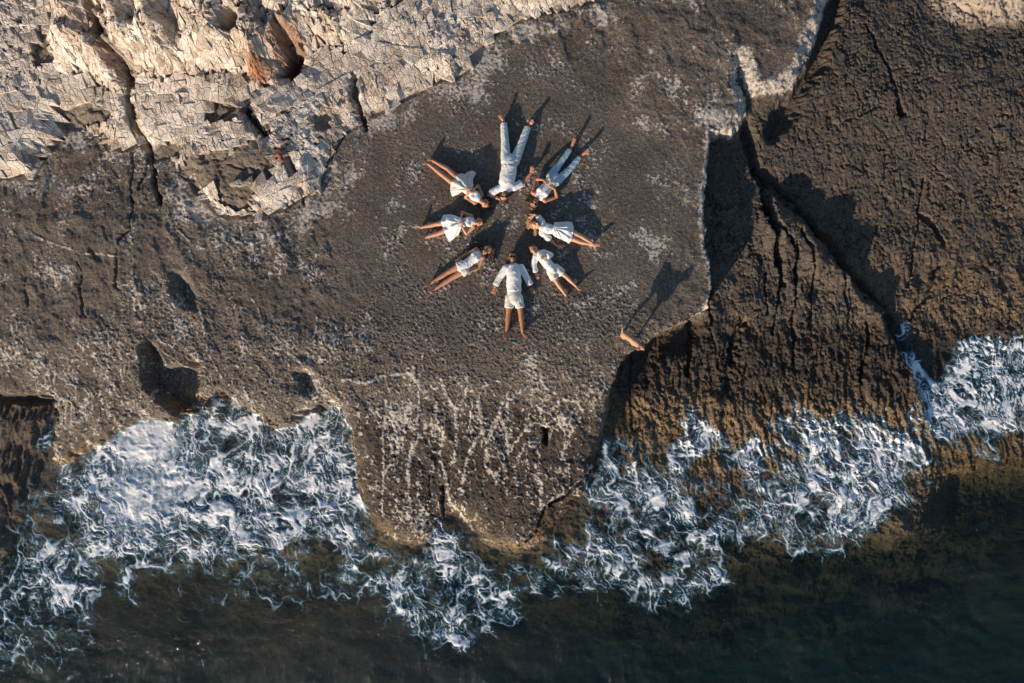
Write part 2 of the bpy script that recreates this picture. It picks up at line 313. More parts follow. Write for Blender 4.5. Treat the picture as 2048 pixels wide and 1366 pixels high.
    H += shelf * 0.10 * ss(420, 560, v0) * (fbm(u0 / 60 + wx / 30, v0 / 130, 3, 167, .5, True) - .3)
    s1, s2, sid = worley(u0 / 17 + wx / 12, v0 / 21 + wy / 12, 35)
    pits = (1 - ss(0.10, 0.42, s1)); low_r = ss(600, 760, v0) * shelf
    ribv = fbm(u0 / 16 + wx / 14, v0 / 90, 3, 131, 0.5, True)
    H += low_r * (-0.040 * pits * ss(.2, .6, sid) + 0.07 * (ribv - 0.3)) * ss(1010, 930, v0)
    seabed = ss(900, 1020, v0) * (1 - on_sl)
    H += seabed * (0.055 + 0.05 * ss(1050, 1150, v0)) * (fbm(u0 / 22, v0 / 22, 3, 141) + 0.4 * fine)
    r1, r2, rid = worley(u0 / 62 + wx / 22, v0 / 46 + wy / 22, 231)
    H += on_cl * (-0.07 + 0.02 * fine - (0.05 + .16 * ss(-6, 20, d_up)) * np.exp(-((r2 - r1) / .12) ** 2) + (.02 + .10 * ss(-6, 20, d_up)) * (rid - .5) + (.02 + .08 * ss(-6, 20, d_up)) * fbm(u0 / 26, v0 / 20, 3, 233, .55, True))
    # ---- masks
    dark_cl = np.zeros_like(H)
    for cx, cy, rx, ry in ((140, 215, 75, 32), (460, 235, 62, 24), (400, 350, 60, 40), (455, 345, 40, 50), (330, 300, 60, 16), (20, 60, 22, 50), (480, 400, 45, 24), (520, 330, 50, 40)):
        dark_cl = np.maximum(dark_cl, 1 - ss(0.6, 1.25, np.hypot((u - cx) / rx, (v - cy) / ry) + 0.35 * mid))
    a_cl = ss(-5, 4, d_cl + 8 * mid + 5 * fine) * (1 - 0.92 * dark_cl)
    # speckled fringe of fresh rock below the cliff and along the broken slab edge
    fr = ss(-100, 0, d_cl + 80 * mid) * (.35 + .45 * ss(0.0, 0.5, fine + mid))
    edge = ss(1370, 1400, u0) * (1 - ss(4, 16, np.abs(d_sl - 3) + 7 * mid)) * ss(690, 640, v0)
    edge = np.maximum(edge, (1 - ss(9, 26, np.abs(d_sl - 10) + 8 * mid)) * ss(1440, 1480, u0) * ss(270, 230, v0))
    strip = (1 - ss(10, 30, seg_dist(u, v, [(1310, 120), (1350, 180), (1400, 220), (1450, 240)]))) * 0.75 * ss(-0.2, 0.3, fine + mid)
    tr = 0
    for cx, cy, rx, ry in ((872, 300, 22, 75), (905, 235, 26, 26), (1036, 438, 15, 20), (1185, 410, 34, 40), (1120, 440, 40, 22), (1078, 205, 26, 14), (1180, 345, 16, 40), (930, 400, 30, 18), (1360, 200, 26, 50), (820, 480, 40, 60), (620, 215, 30, 20), (1395, 420, 16, 90), (1230, 500, 30, 40), (440, 620, 70, 60), (260, 600, 26, 80), (20, 690, 20, 60), (215, 640, 18, 50), (700, 640, 60, 50)):
        tr = np.maximum(tr, 1 - ss(0.35, 1.5, np.hypot((u - cx) / rx, (v - cy) / ry)))
    spk0 = on_sl * tr * (.5 + .5 * ss(-.2, .3, mid)) * .85 * ss(0.06, 0.48, fbm(u0 / 5, v0 / 5, 3, 173, .6) + .5 * (gid - .5) + .15) * .62
    spk = np.maximum(spk0, on_sl * ss(0.28, 0.60, gid * 0.25 + 0.55 * fine + 0.55 * patch + 0.4 * mid + .3 * fbm(u0 / 4, v0 / 4, 2, 171)) * 0.85)
    pale = np.clip(np.maximum.reduce([a_cl * 0, vein, vein2, fr * on_sl, edge * (0.6 + .4 * fine), strip, spk]), 0, 1)
    a_cl = np.maximum(a_cl, ss(-12, 10, d_h + 10 * mid))
    algae = ss(-0.60, -0.92, H + 0.10 * mid) * (shelf + on_sl * ss(-0.66, -0.86, H + .08 * mid) * ss(60, 10, d_sl)) + 0.8 * ss(-2, 6, sdf(u, v, NOTCH)) * ss(770, 800, v0 + 20 * mid) + 0.75 * ss(3, 14, sdf(u, v, zp(600, 700, 2.926, [(110, 130), (170, 120), (330, 560), (380, 760), (420, 900), (500, 1010), (650, 1120), (760, 1080), (650, 1300), (300, 1000), (200, 500)])) + 6 * mid)
    algae = algae * (0.30 + 0.70 * ss(-.25, .25, fbm(u0 / 45, v0 / 70, 4, 181) + .55 * ss(740, 860, v0) - .25)) * (1 - .45 * ss(930, 1060, v0))
    algae = np.maximum(algae, ss(-4, 8, d_ch) * .12)
    algae += 0.8 * ss(-2, 10, sdf(u, v, zp(600, 700, 2.926, [(990, 1000), (1030, 1080), (1150, 1150), (1290, 1120), (1380, 1000), (1440, 890), (1680, 750), (1620, 1000), (1500, 1250), (1300, 1300), (1150, 1200), (1000, 1090)])) + 6 * mid)
    shade_and_dark = shelf * ss(590, 690, v0 + 40 * mid) * ss(850, 760, v0 + 60 * patch) * (1 - ss(.1, .5, fine + .6 * mid) * .35)  # shelf band: shade of the pits painted into the colour
    shade_and_dark = np.maximum(shade_and_dark, 1.0 * (1 - .9 * np.clip(pale, 0, 1)) * (ss(770, 850, v0 + 30 * mid) * ss(690, 720, u0) * ss(1215, 1180, u0) * ss(1090, 1030, v0 + 30 * mid)) * (.62 + .45 * ss(-.4, .3, mid)))
    shade_and_dark = np.maximum(shade_and_dark, .8 * ss(940, 1010, v0 + 20 * mid) * ss(180, 90, u0)); shade_and_dark = np.maximum(shade_and_dark, .75 * (1 - on_sl) * shelf * ss(0.1, .5, patch - .2 * mid) * ss(400, 300, v0) * 0)
    bedm = (1 - on_sl) * ss(960, 1100, v0)
    rust = 1 - ss(0.5, 1.2, np.hypot((u - 535) / 34, (v - 160) / 26) + 0.5 * fine)
    rust = np.maximum(rust, 0.75 * (1 - ss(0.6, 1.2, np.hypot((u - 590) / 32, (v - 120) / 50))))
    rust = np.maximum(rust, 0.6 * (1 - ss(4, 14, seg_dist(u, v, [(195, 30), (212, 90), (222, 130)]))))
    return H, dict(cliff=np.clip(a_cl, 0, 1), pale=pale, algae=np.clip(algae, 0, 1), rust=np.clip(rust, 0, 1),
                   shelf=np.clip(shelf + 1.0 * ss(800, 880, v0 + 30 * mid) * ss(690, 720, u0) * ss(1200, 1160, u0) * on_sl * (1 - pale) * ss(-.5, .2, mid) + ss(-4, 8, d_ch) + .5 * ss(900, 1000, v0) * (1 - on_sl), 0, 1), tone=patch, shade_and_dark=np.clip(shade_and_dark, 0, 1), rough=rough, bed=bedm, crest=np.clip(fine * .5 + .5, 0, 1)), (u0, v0, d_cl, d_up, d_sl)

xs = axis(-84, 2132, 2.0, 30000); ys = axis(-50, 1416, 2.0, 30000, ((1180, 4.0),))
GU, GV = np.meshgrid(xs, ys)
H, MASK, (AU, AV, DCL, DUP, DSL) = shore_height(GU.copy(), GV.copy())

def grid_mesh(name, GX, GY, Z, keep=None):
    ny, nx = Z.shape
    idx = np.arange(ny * nx, dtype=np.int32).reshape(ny, nx)
    q = np.stack([idx[:-1, :-1], idx[1:, :-1], idx[1:, 1:], idx[:-1, 1:]], -1).reshape(-1, 4)
    co = np.stack([(GX - 1024) / PPM, (683 - GY) / PPM, Z], -1).reshape(-1, 3).astype(np.float32)
    sel = None
    if keep is not None:
        k = keep; kq = (k[:-1, :-1] | k[1:, :-1] | k[1:, 1:] | k[:-1, 1:]).reshape(-1); q = q[kq]
        used = np.zeros(ny * nx, bool); used[q.reshape(-1)] = True
        remap = np.cumsum(used) - 1; q = remap[q].astype(np.int32); co = co[used]; sel = used
    me = bpy.data.meshes.new(name)
    me.vertices.add(len(co)); me.vertices.foreach_set('co', co.reshape(-1))
    me.loops.add(len(q) * 4); me.loops.foreach_set('vertex_index', q.reshape(-1).astype(np.int32))
    me.polygons.add(len(q)); me.polygons.foreach_set('loop_start', np.arange(0, len(q) * 4, 4, dtype=np.int32))
    me.update(calc_edges=True)
    me.shade_smooth()
    return me, sel
def add_attr(me, name, arr):
    a = me.attributes.new(name, 'FLOAT', 'POINT'); a.data.foreach_set('value', np.asarray(arr, np.float32).reshape(-1))
def link(name, me, mats, parent=None, kind=None, label=None, cat=None, group=None):
    o = bpy.data.objects.new(name, me); col.objects.link(o)
    for m in (mats if isinstance(mats, (list, tuple)) else [mats]): me.materials.append(m) if len(me.materials) < len(mats if isinstance(mats, (list, tuple)) else [mats]) else None
    if parent: o.parent = parent
    if kind: o['kind'] = kind
    if label: o['label'] = label
    if cat: o['category'] = cat
    if group: o['group'] = group
    return o

# ------------------------------------------------------------------ material helpers
class NB:
    def __init__(s, name):
        s.m = bpy.data.materials.new(name); s.m.use_nodes = True; s.t = s.m.node_tree; s.t.nodes.clear()
        s.out = s.t.nodes.new('ShaderNodeOutputMaterial')
        s.geo = None
    def n(s, typ, **kw):
        nd = s.t.nodes.new(typ)
        for k, v in kw.items():
            if k.startswith('i_'):
                key = k[2:]; key = int(key) if key.isdigit() else key.replace('_', ' ')
                s.set(nd.inputs[key], v)
            else: setattr(nd, k, v)
        return nd
    def set(s, inp, v):
        if isinstance(v, bpy.types.NodeSocket): s.t.links.new(v, inp)
        elif isinstance(v, bpy.types.Node): s.t.links.new(v.outputs[0], inp)
        else: inp.default_value = v
    def pos(s):
        if s.geo is None: s.geo = s.n('ShaderNodeNewGeometry')
        return s.geo.outputs['Position']
    def noise(s, scale, detail=4, rough=0.55, stretch=None, dist=0.0):
        v = s.pos()
        if stretch: v = s.n('ShaderNodeVectorMath', operation='MULTIPLY', i_0=v, i_1=stretch).outputs[0]
        return s.n('ShaderNodeTexNoise', i_Vector=v, i_Scale=scale, i_Detail=detail, i_Roughness=rough, i_Distortion=dist).outputs[0]
    def vor(s, scale, feature='F1', stretch=None, dist=0.0):
        v = s.pos()
        if dist:
            nz = s.n('ShaderNodeTexNoise', i_Vector=v, i_Scale=6.0, i_Detail=4).outputs['Color']
            nz = s.n('ShaderNodeVectorMath', operation='SCALE', i_0=nz); nz.inputs['Scale'].default_value = dist
            v = s.n('ShaderNodeVectorMath', operation='ADD', i_0=v, i_1=nz.outputs[0]).outputs[0]
        if stretch: v = s.n('ShaderNodeVectorMath', operation='MULTIPLY', i_0=v, i_1=stretch).outputs[0]
        return s.n('ShaderNodeTexVoronoi', feature=feature, i_Vector=v, i_Scale=scale).outputs
    def ramp(s, f, a, b, lo=0.0, hi=1.0):
        return s.n('ShaderNodeMapRange', clamp=True, i_Value=f, i_1=a, i_2=b, i_3=lo, i_4=hi).outputs[0]
    def mix(s, f, a, b, mode='MIX'):
        nd = s.n('ShaderNodeMix', data_type='RGBA', blend_type=mode); s.set(nd.inputs[0], f)
        s.set(nd.inputs[6], a if not isinstance(a, tuple) else (*a, 1)); s.set(nd.inputs[7], b if not isinstance(b, tuple) else (*b, 1))
        return nd.outputs[2]
    def math(s, op, a, b=0.0):
        nd = s.n('ShaderNodeMath', operation=op); s.set(nd.inputs[0], a); s.set(nd.inputs[1], b); return nd.outputs[0]
    def attr(s, name): return s.n('ShaderNodeAttribute', attribute_name=name).outputs['Fac']
    def bump(s, h, strength, dist):
        return s.n('ShaderNodeBump', i_Strength=strength, i_Distance=dist, i_Height=h).outputs[0]
    def finish(s, color, rough=0.8, normal=None, **kw):
        p = s.n('ShaderNodeBsdfPrincipled', i_Roughness=rough); s.set(p.inputs['Base Color'], color if not isinstance(color, tuple) else (*color, 1))
        if normal is not None: s.set(p.inputs['Normal'], normal)
        for k, v in kw.items(): s.set(p.inputs[k.replace('_', ' ')], v)
        s.t.links.new(p.outputs[0], s.out.inputs[0]); return s.m

# rock
b = NB('weathered_limestone')
nf = b.noise(14, 6, 0.7); nm = b.noise(2.2, 5, 0.6); nw = b.noise(0.5, 4, 0.6); nsp = b.noise(34, 3, 0.7)
nst = b.noise(5, 4, 0.6, (2.2, 0.5, 1))
c = b.mix(b.ramp(nm, 0.3, 0.7), (0.072, 0.052, 0.038), (0.160, 0.126, 0.096))
c = b.mix(b.ramp(nw, 0.4, 0.62), c, (0.178, 0.142, 0.108), 'MIX')
c = b.mix(b.math('MULTIPLY', b.ramp(nst, 0.45, 0.7), 0.45), c, (0.085, 0.064, 0.052))
c = b.mix(b.math('MULTIPLY', b.ramp(nf, 0.52, 0.66), 0.65), c, (0.30, 0.255, 0.205))
c = b.mix(b.math('MULTIPLY', b.ramp(nf, 0.48, 0.36), 0.7), c, (0.035, 0.042, 0.034))
c = b.mix(b.math('MULTIPLY', b.ramp(nsp, 0.57, 0.66), 0.8), c, (0.46, 0.42, 0.37))
c = b.mix(b.ramp(b.attr('tone'), 0.15, -0.45, 0.0, 0.55), c, (0.060, 0.043, 0.032))
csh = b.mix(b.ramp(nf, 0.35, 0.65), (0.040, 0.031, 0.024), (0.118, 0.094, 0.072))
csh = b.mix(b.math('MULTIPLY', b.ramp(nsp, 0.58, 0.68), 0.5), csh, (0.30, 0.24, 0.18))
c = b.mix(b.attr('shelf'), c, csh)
cal = b.mix(b.ramp(nf, 0.36, 0.64), (0.095, 0.052, 0.020), (0.38, 0.235, 0.095))
cal = b.mix(b.math('MULTIPLY', b.ramp(nm, 0.5, 0.7), 0.7), cal, (0.12, 0.085, 0.05))
c = b.mix(b.attr('algae'), c, cal)
c = b.mix(b.math('MULTIPLY', b.attr('shade_and_dark'), 0.85), c, b.mix(b.ramp(nf, .38, .62), (0.018, 0.012, 0.009), (0.062, 0.044, 0.030)))  # dark rock colour; on the shelf it paints in the shade of the pits
rg = b.attr('rough'); nh = b.noise(48, 2, 0.5); nh2 = b.noise(24, 3, 0.6)
c = b.mix(b.math('MULTIPLY', b.ramp(nh, 0.56, 0.62), b.math('MULTIPLY', b.ramp(rg, 0, 1, .25, .75), b.ramp(b.attr('shade_and_dark'), 0, .8, 1, .12))), c, (0.40, 0.355, 0.30))
c = b.mix(b.math('MULTIPLY', b.ramp(nh2, 0.46, 0.40), b.ramp(rg, 0, 1, .25, .8)), c, (0.028, 0.022, 0.018))
nb = b.noise(1.3, 6, 0.68)
c = b.mix(b.attr('bed'), c, b.mix(b.ramp(nb, 0.40, 0.62), (0.022, 0.025, 0.020), (0.24, 0.18, 0.105)))
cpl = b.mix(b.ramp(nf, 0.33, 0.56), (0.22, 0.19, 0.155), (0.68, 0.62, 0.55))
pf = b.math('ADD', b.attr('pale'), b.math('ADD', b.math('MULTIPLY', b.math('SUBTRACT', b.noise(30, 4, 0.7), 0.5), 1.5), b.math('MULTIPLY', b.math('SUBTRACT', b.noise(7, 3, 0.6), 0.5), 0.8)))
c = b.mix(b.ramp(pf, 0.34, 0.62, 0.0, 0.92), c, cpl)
ccl = b.mix(b.ramp(nm, 0.35, 0.65), (0.30, 0.235, 0.175), (0.52, 0.44, 0.36))
c = b.mix(b.attr('cliff'), c, ccl)
c = b.mix(b.math('MULTIPLY', b.attr('rust'), 0.85), c, b.mix(b.ramp(nf, .4, .6), (0.06, 0.022, 0.012), (0.34, 0.14, 0.06)))
bh = b.math('ADD', b.math('MULTIPLY', nf, 1.0), b.math('MULTIPLY', nsp, 0.5))
M_ROCK = b.finish(c, 0.85, b.bump(b.math('ADD', bh, b.math('MULTIPLY', b.noise(48, 2, 0.5), 0.5)), 1.0, 0.028))

b = NB('fresh_limestone')
nf = b.noise(16, 5, 0.65); nm = b.noise(1.6, 5, 0.6); ri = b.n('ShaderNodeAttribute', attribute_name='blk').outputs['Fac']
c = b.mix(b.ramp(ri, 0, 1), (0.49, 0.425, 0.365), (0.84, 0.77, 0.69))
c = b.mix(b.math('MULTIPLY', b.ramp(nm, 0.50, 0.66), 0.6), c, (0.50, 0.37, 0.26))
c = b.mix(b.math('MULTIPLY', b.ramp(nf, 0.55, 0.72), 0.6), c, (0.20, 0.15, 0.11))
vd = b.vor(5.0, 'DISTANCE_TO_EDGE', (1.5, .8, 1), .22)[0]; vd2 = b.vor(13, 'DISTANCE_TO_EDGE', (1, 1.4, 1), .10)[0]
c = b.mix(b.math('MULTIPLY', b.ramp(vd, 0.035, 0.0), b.ramp(b.noise(2.6, 3, .5), .42, .58, 0, .65)), c, (0.15, 0.11, 0.08))
c = b.mix(b.math('MULTIPLY', b.ramp(vd2, 0.05, 0.0), b.ramp(nm, .47, .6, 0, .4)), c, (0.16, 0.12, 0.09))
c = b.mix(b.attr('dark'), c, b.mix(b.ramp(nf, .4, .6), (0.10, 0.08, 0.06), (0.20, 0.165, 0.135)))
c = b.mix(b.math('MULTIPLY', b.attr('rust'), 0.9), c, b.mix(b.ramp(nf, .4, .6), (0.12, 0.035, 0.014), (0.50, 0.20, 0.08)))
M_BLOCK = b.finish(c, 0.85, b.bump(b.math('ADD', nf, b.math('MULTIPLY', b.ramp(vd, 0, .08), 0.6)), 1.0, 0.025))

WATER_Z = -1.0
me, _ = grid_mesh('rocky_shore', GU, GV, H)
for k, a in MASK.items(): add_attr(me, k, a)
shore = link('rocky_shore', me, M_ROCK, kind='structure', label='weathered brown limestone shore sloping from the pale cliff down into the sea')

# ------------------------------------------------------------------ height lookup
def bil(A, U, V):
    U = np.atleast_1d(np.asarray(U, float)); V = np.atleast_1d(np.asarray(V, float))
    i = np.clip(np.searchsorted(xs, U) - 1, 0, len(xs) - 2); j = np.clip(np.searchsorted(ys, V) - 1, 0, len(ys) - 2)
    fx = (U - xs[i]) / (xs[i + 1] - xs[i]); fy = (V - ys[j]) / (ys[j + 1] - ys[j])
    return (A[j, i] * (1 - fx) + A[j, i + 1] * fx) * (1 - fy) + (A[j + 1, i] * (1 - fx) + A[j + 1, i + 1] * fx) * fy
def ground(x, y): return float(bil(H, x * PPM + 1024, 683 - y * PPM)[0])

# ------------------------------------------------------------------ fractured blocks of the cliff
def clip_half(poly, px, py, nx, ny):
    out = []; n = len(poly)
    for i in range(n):
        a = poly[i]; c = poly[(i + 1) % n]
        da = (a[0] - px) * nx + (a[1] - py) * ny; dc = (c[0] - px) * nx + (c[1] - py) * ny
        if da <= 0: out.append(a)
        if (da < 0) != (dc < 0):
            t = da / (da - dc); out.append((a[0] + t * (c[0] - a[0]), a[1] + t * (c[1] - a[1])))
    return out
def voronoi_cells(x0, x1, y0, y1, ang, sx, sy, seed, warp=0.0):
    r = random.Random(seed); ca, sa = math.cos(ang), math.sin(ang)
    cors = [(x0, y0), (x1, y0), (x0, y1), (x1, y1)]
    f = lambda x, y: ((x * ca + y * sa) / sx, (-x * sa + y * ca) / sy)
    g = lambda a, c: (a * sx * ca - c * sy * sa, a * sx * sa + c * sy * ca)
    T = [f(*p) for p in cors]
    a0, a1 = int(min(t[0] for t in T)) - 2, int(max(t[0] for t in T)) + 2; c0, c1 = int(min(t[1] for t in T)) - 2, int(max(t[1] for t in T)) + 2
    S = {(i, j): (i + r.random() * 0.95, j + r.random() * 0.95) for i in range(a0, a1) for j in range(c0, c1)}
    out = []
    for (i, j), (px, py) in S.items():
        wx, wy = g(px, py)
        if not (x0 < wx < x1 and y0 < wy < y1): continue
        poly = [(px - 2, py - 2), (px + 2, py - 2), (px + 2, py + 2), (px - 2, py + 2)]
        for di in (-2, -1, 0, 1, 2):
            for dj in (-2, -1, 0, 1, 2):
                q = S.get((i + di, j + dj))
                if q is None or (di == 0 and dj == 0): continue
                dx, dy = q[0] - px, q[1] - py
                poly = clip_half(poly, px + dx / 2, py + dy / 2, dx, dy)
        if len(poly) >= 3: out.append(((wx, wy), [g(*p) for p in poly]))
    return out
def p_area(p): return 0.5 * abs(sum(p[i][0] * p[(i + 1) % len(p)][1] - p[(i + 1) % len(p)][0] * p[i][1] for i in range(len(p))))
def shatter(poly, r, target, angs, grp, out):
    a = p_area(poly); cx = sum(p[0] for p in poly) / len(poly); cy = sum(p[1] for p in poly) / len(poly)
    if a < target * r.uniform(0.6, 2.2) or len(poly) < 3:
        if a > 24: out.append(((cx, cy), poly, grp))
        return
    best = None
    for an in angs:                                   # split across the longer side, along one of the joint directions
        th = an + r.gauss(0, 0.16); nx, ny = -math.sin(th), math.cos(th)
        e = [p[0] * nx + p[1] * ny for p in poly]; w_ = (max(e) - min(e)) * r.uniform(.75, 1.3)
        if best is None or w_ > best[0]: best = (w_, nx, ny, min(e), max(e))
    _, nx, ny, lo_, hi_ = best; c_ = lo_ + (hi_ - lo_) * r.uniform(0.33, 0.67)
    for sg in (1, -1):
        q = clip_half(poly, nx * c_, ny * c_, nx * sg, ny * sg)
        if len(q) >= 3: shatter(q, r, target, angs, grp, out)
cells = []
rs_ = random.Random(91)
for kind, box, an, sx_, sy_, seed in (('up', (-160, 860, -200, 260), 82, 90, 52, 11), ('lo', (-160, 1240, -200, 470), -30, 120, 70, 12)):
    for c_, p_ in voronoi_cells(*box, math.radians(an), sx_, sy_, seed):
        tgt = (85 if kind == 'up' else 150) * rs_.choice((0.35, 0.6, 1.0, 1.4, 2.2)); out = []
        if kind == 'up': angs = (math.radians(rs_.gauss(80, 12)), math.radians(rs_.gauss(5, 14)), math.radians(rs_.gauss(-45, 14)))
        else:
            base_ = -33 if c_[0] > 520 else -10
            angs = (math.radians(base_ + rs_.gauss(0, 6)), math.radians(base_ + 90 + rs_.gauss(0, 14)))
        shatter(p_, rs_, tgt, angs, (rs_.gauss(0, 1), rs_.gauss(0, 1), rs_.gauss(0, 1)), out)
        cells += [(a_, b_, kind, g_) for a_, b_, g_ in out]
cen = np.array([c[0] for c in cells]); 
cd = bil(DCL, cen[:, 0], cen[:, 1]); cu = bil(DUP, cen[:, 0], cen[:, 1])
Hs = H
def smooth_h(U, V):
    s = 0
    for du, dv in ((0, 0), (7, 0), (-7, 0), (0, 7), (0, -7)): s = s + bil(H, U + du, V + dv)
    return s / 5
h0 = smooth_h(cen[:, 0], cen[:, 1])
gx = (smooth_h(cen[:, 0] + 14, cen[:, 1]) - smooth_h(cen[:, 0] - 14, cen[:, 1])) / 28
gy = (smooth_h(cen[:, 0], cen[:, 1] + 14) - smooth_h(cen[:, 0], cen[:, 1] - 14)) / 28
au = bil(AU, cen[:, 0], cen[:, 1]); av = bil(AV, cen[:, 0], cen[:, 1]); clm = bil(MASK['cliff'], cen[:, 0], cen[:, 1]); rsm = bil(MASK['rust'], cen[:, 0], cen[:, 1])
hmin = np.minimum.reduce([bil(H, cen[:, 0] + a, cen[:, 1] + c_) for a, c_ in ((0, 0), (6, 0), (-6, 0), (0, 6), (0, -6))])
Hsm = H.copy()
for _ in range(2): Hsm[1:-1, 1:-1] = (Hsm[1:-1, 1:-1] * 2 + Hsm[:-2, 1:-1] + Hsm[2:, 1:-1] + Hsm[1:-1, :-2] + Hsm[1:-1, 2:]) / 6
blocks = []
rr = random.Random(5)
cave_polys = [c[0] for c in CAVES]; crk = [(p, hw) for p, hw, d in CRACKS if d > 0.2]
for k, ((cx, cy), poly, kind, grp) in enumerate(cells):
    up = cu[k] > -3
    if (kind == 'up') != up or cd[k] < 3: continue
    if h0[k] - hmin[k] > 0.30 and not up: continue
    A_, V_ = np.array([au[k]]), np.array([av[k]])
    if any(sdf(A_, V_, p)[0] > -2 for p in cave_polys): continue
    if any(seg_dist(A_, V_, p)[0] < hw + 4 for p, hw in crk): continue
    if kind == 'lo' and clm[k] < 0.30: continue
    area = p_area(poly)
    t = 0.16 if up else 0.035
    t2 = 0.08 if up else 0.025
    if not up and rr.random() < .06: t = .16
    gl_ = 0.009; gxx = float(np.clip(gx[k], -gl_, gl_)) + (rr.gauss(0, t) + grp[0] * t2) / PPM; gyy = float(np.clip(gy[k], -gl_, gl_)) + (rr.gauss(0, t) + grp[1] * t2) / PPM
    dz = (0.085 + rr.gauss(0, 0.018) + .02 * grp[2]) if up else (0.085 + rr.gauss(0, 0.007) + .012 * grp[2] + (.03 if rr.random() < .08 else 0))
    vs = []; n = len(poly); fol = .62 if up else .72
    hc_ = bil(Hsm, [p[0] for p in poly], [p[1] for p in poly]); hc_ = np.clip(hc_, h0[k] - (.26 if up else .09), h0[k] + (.26 if up else .09))
    for (shr, off) in ((0.998, -0.30), (0.985, -0.014 if up else -0.006), (0.91 + rr.random() * .05, 0.0)):
        for (x, y), hq in zip(poly, hc_):
            X = cx + (x - cx) * shr; Y = cy + (y - cy) * shr
            zq = h0[k] + (hq - h0[k]) * shr; zp_ = h0[k] + gxx * (X - cx) + gyy * (Y - cy)
            z = fol * zq + (1 - fol) * zp_ + (rr.gauss(0, t) * (X - cx) / PPM * .0) + dz + off + ((gxx - float(np.clip(gx[k], -gl_, gl_))) * (X - cx) + (gyy - float(np.clip(gy[k], -gl_, gl_))) * (Y - cy)) * fol
            vs.append(((X - 1024) / PPM, (683 - Y) / PPM, z))
    tz = sum(q[2] for q in vs[2 * n:]) / n + rr.uniform(-.004, .014) * (2 if up else 1); jx, jy = rr.uniform(-.2, .2), rr.uniform(-.2, .2)
    vs.append(((cx + jx * (poly[0][0] - cx) - 1024) / PPM, (683 - cy - jy * (poly[0][1] - cy)) / PPM, tz))
    fs = [(2 * n + i, 2 * n + (i + 1) % n, 3 * n) for i in range(n)]
    for r0 in (0, n):
        for i in range(n): fs.append((r0 + i, r0 + (i + 1) % n, r0 + n + (i + 1) % n, r0 + n + i))
    blocks.append((area * (1 if -20 < cx < 1100 and -20 < cy else 0.01), vs, fs, float(np.clip(.25 + .5 * rr.random() + .9 * fbm(A_ / 60, V_ / 50, 3, 401)[0], 0, 1)), float(max(1 - min(1, clm[k] * 1.3), .65 * ss(.12, .5, fbm(A_ / 34, V_ / 34, 3, 405))[0])), rsm[k]))
blocks.sort(key=lambda q: -q[0])
def block_mesh(name, bl):
    V_, F_, a, d_, r_ = [], [], [], [], []
    for _, vs, fs, ri, dk, ru in bl:
        o = len(V_); V_ += vs; F_ += [tuple(i + o for i in f) for f in fs]; a += [ri] * len(vs); nn = (len(vs) - 1) // 3; d_ += [max(dk, .45)] * nn + [dk] * (len(vs) - nn); r_ += [ru] * len(vs)
    me = bpy.data.meshes.new(name); me.from_pydata(V_, [], F_); me.update()
    import bmesh
    bm = bmesh.new(); bm.from_mesh(me); bmesh.ops.recalc_face_normals(bm, faces=bm.faces); bm.to_mesh(me); bm.free()
    add_attr(me, 'blk', a); add_attr(me, 'dark', d_); add_attr(me, 'rust', r_)
    return me
for q in blocks[:300]: link('stone', block_mesh('stone', [q]), M_BLOCK, parent=shore)
link('stone_rubble', block_mesh('stone_rubble', blocks[300:]), M_BLOCK, parent=shore, kind='stuff')
print('blocks', len(blocks))

# ------------------------------------------------------------------ water and foam
def sea_z(u, v):
    s = ss(830, 950, v)
    return WATER_Z + s * (0.05 * fbm(u / 150, v / 90, 3, 201) + 0.018 * fbm(u / 26, v / 18, 3, 205)) + 0.004 * fbm(u / 7, v / 6, 2, 209)
wx_ = axis(-50, 2098, 4.0, 30000); wy_ = axis(560, 1416, 4.0, 30000)
wy_ = wy_[wy_ > 540]
WU, WV = np.meshgrid(wx_, wy_); wu, wv = apparent(WU, WV)
WZ = sea_z(wu, wv)
HB = bil(H, WU.reshape(-1), WV.reshape(-1)).reshape(WU.shape)
me, sel = grid_mesh('water', WU, WV, WZ, keep=(HB < WZ + 0.12))
add_attr(me, 'depth', np.clip(WZ - HB, 0, 6).reshape(-1)[sel])
b = NB('sea_water')
dp = b.attr('depth')
tint = b.mix(b.ramp(dp, 0.0, 0.6), (0.97, 0.97, 0.95), (0.58, 0.60, 0.53)); tint = b.mix(b.ramp(dp, 0.4, 2.6), tint, (0.25, 0.37, 0.36))
tr = b.n('ShaderNodeBsdfTransparent'); b.set(tr.inputs[0], tint)
nr = b.bump(b.math('ADD', b.noise(9, 5, 0.6, (1, 1.5, 1), 0.6), b.math('MULTIPLY', b.noise(2.2, 3, 0.5), 1.5)), 1.0, 0.035)
gl = b.n('ShaderNodeBsdfGlossy', i_Roughness=0.06); b.set(gl.inputs['Normal'], nr); b.set(gl.inputs['Color'], (1, 1, 1, 1))
b.pos(); dt = b.n('ShaderNodeVectorMath', operation='DOT_PRODUCT', i_0=b.geo.outputs['Normal'], i_1=b.geo.outputs['Incoming']).outputs['Value']
fz = b.math('POWER', b.math('SUBTRACT', 1.0, b.math('ABSOLUTE', dt)), 5.0); fz = b.math('ADD', b.math('MULTIPLY', fz, 0.98), 0.02)   # the same from both sides
df = b.n('ShaderNodeBsdfDiffuse'); b.set(df.inputs[0], b.mix(b.noise(0.6, 4, 0.6, (1, 1.6, 1)), (0.008, 0.022, 0.024), (0.016, 0.042, 0.047))); 
m1 = b.n('ShaderNodeMixShader'); b.set(m1.inputs[0], b.ramp(dp, 0.1, 2.4, 0.0, 0.5)); b.set(m1.inputs[1], tr); b.set(m1.inputs[2], df)
m2 = b.n('ShaderNodeMixShader'); b.set(m2.inputs[0], fz); b.set(m2.inputs[1], m1); b.set(m2.inputs[2], gl)
b.t.links.new(m2.outputs[0], b.out.inputs[0])
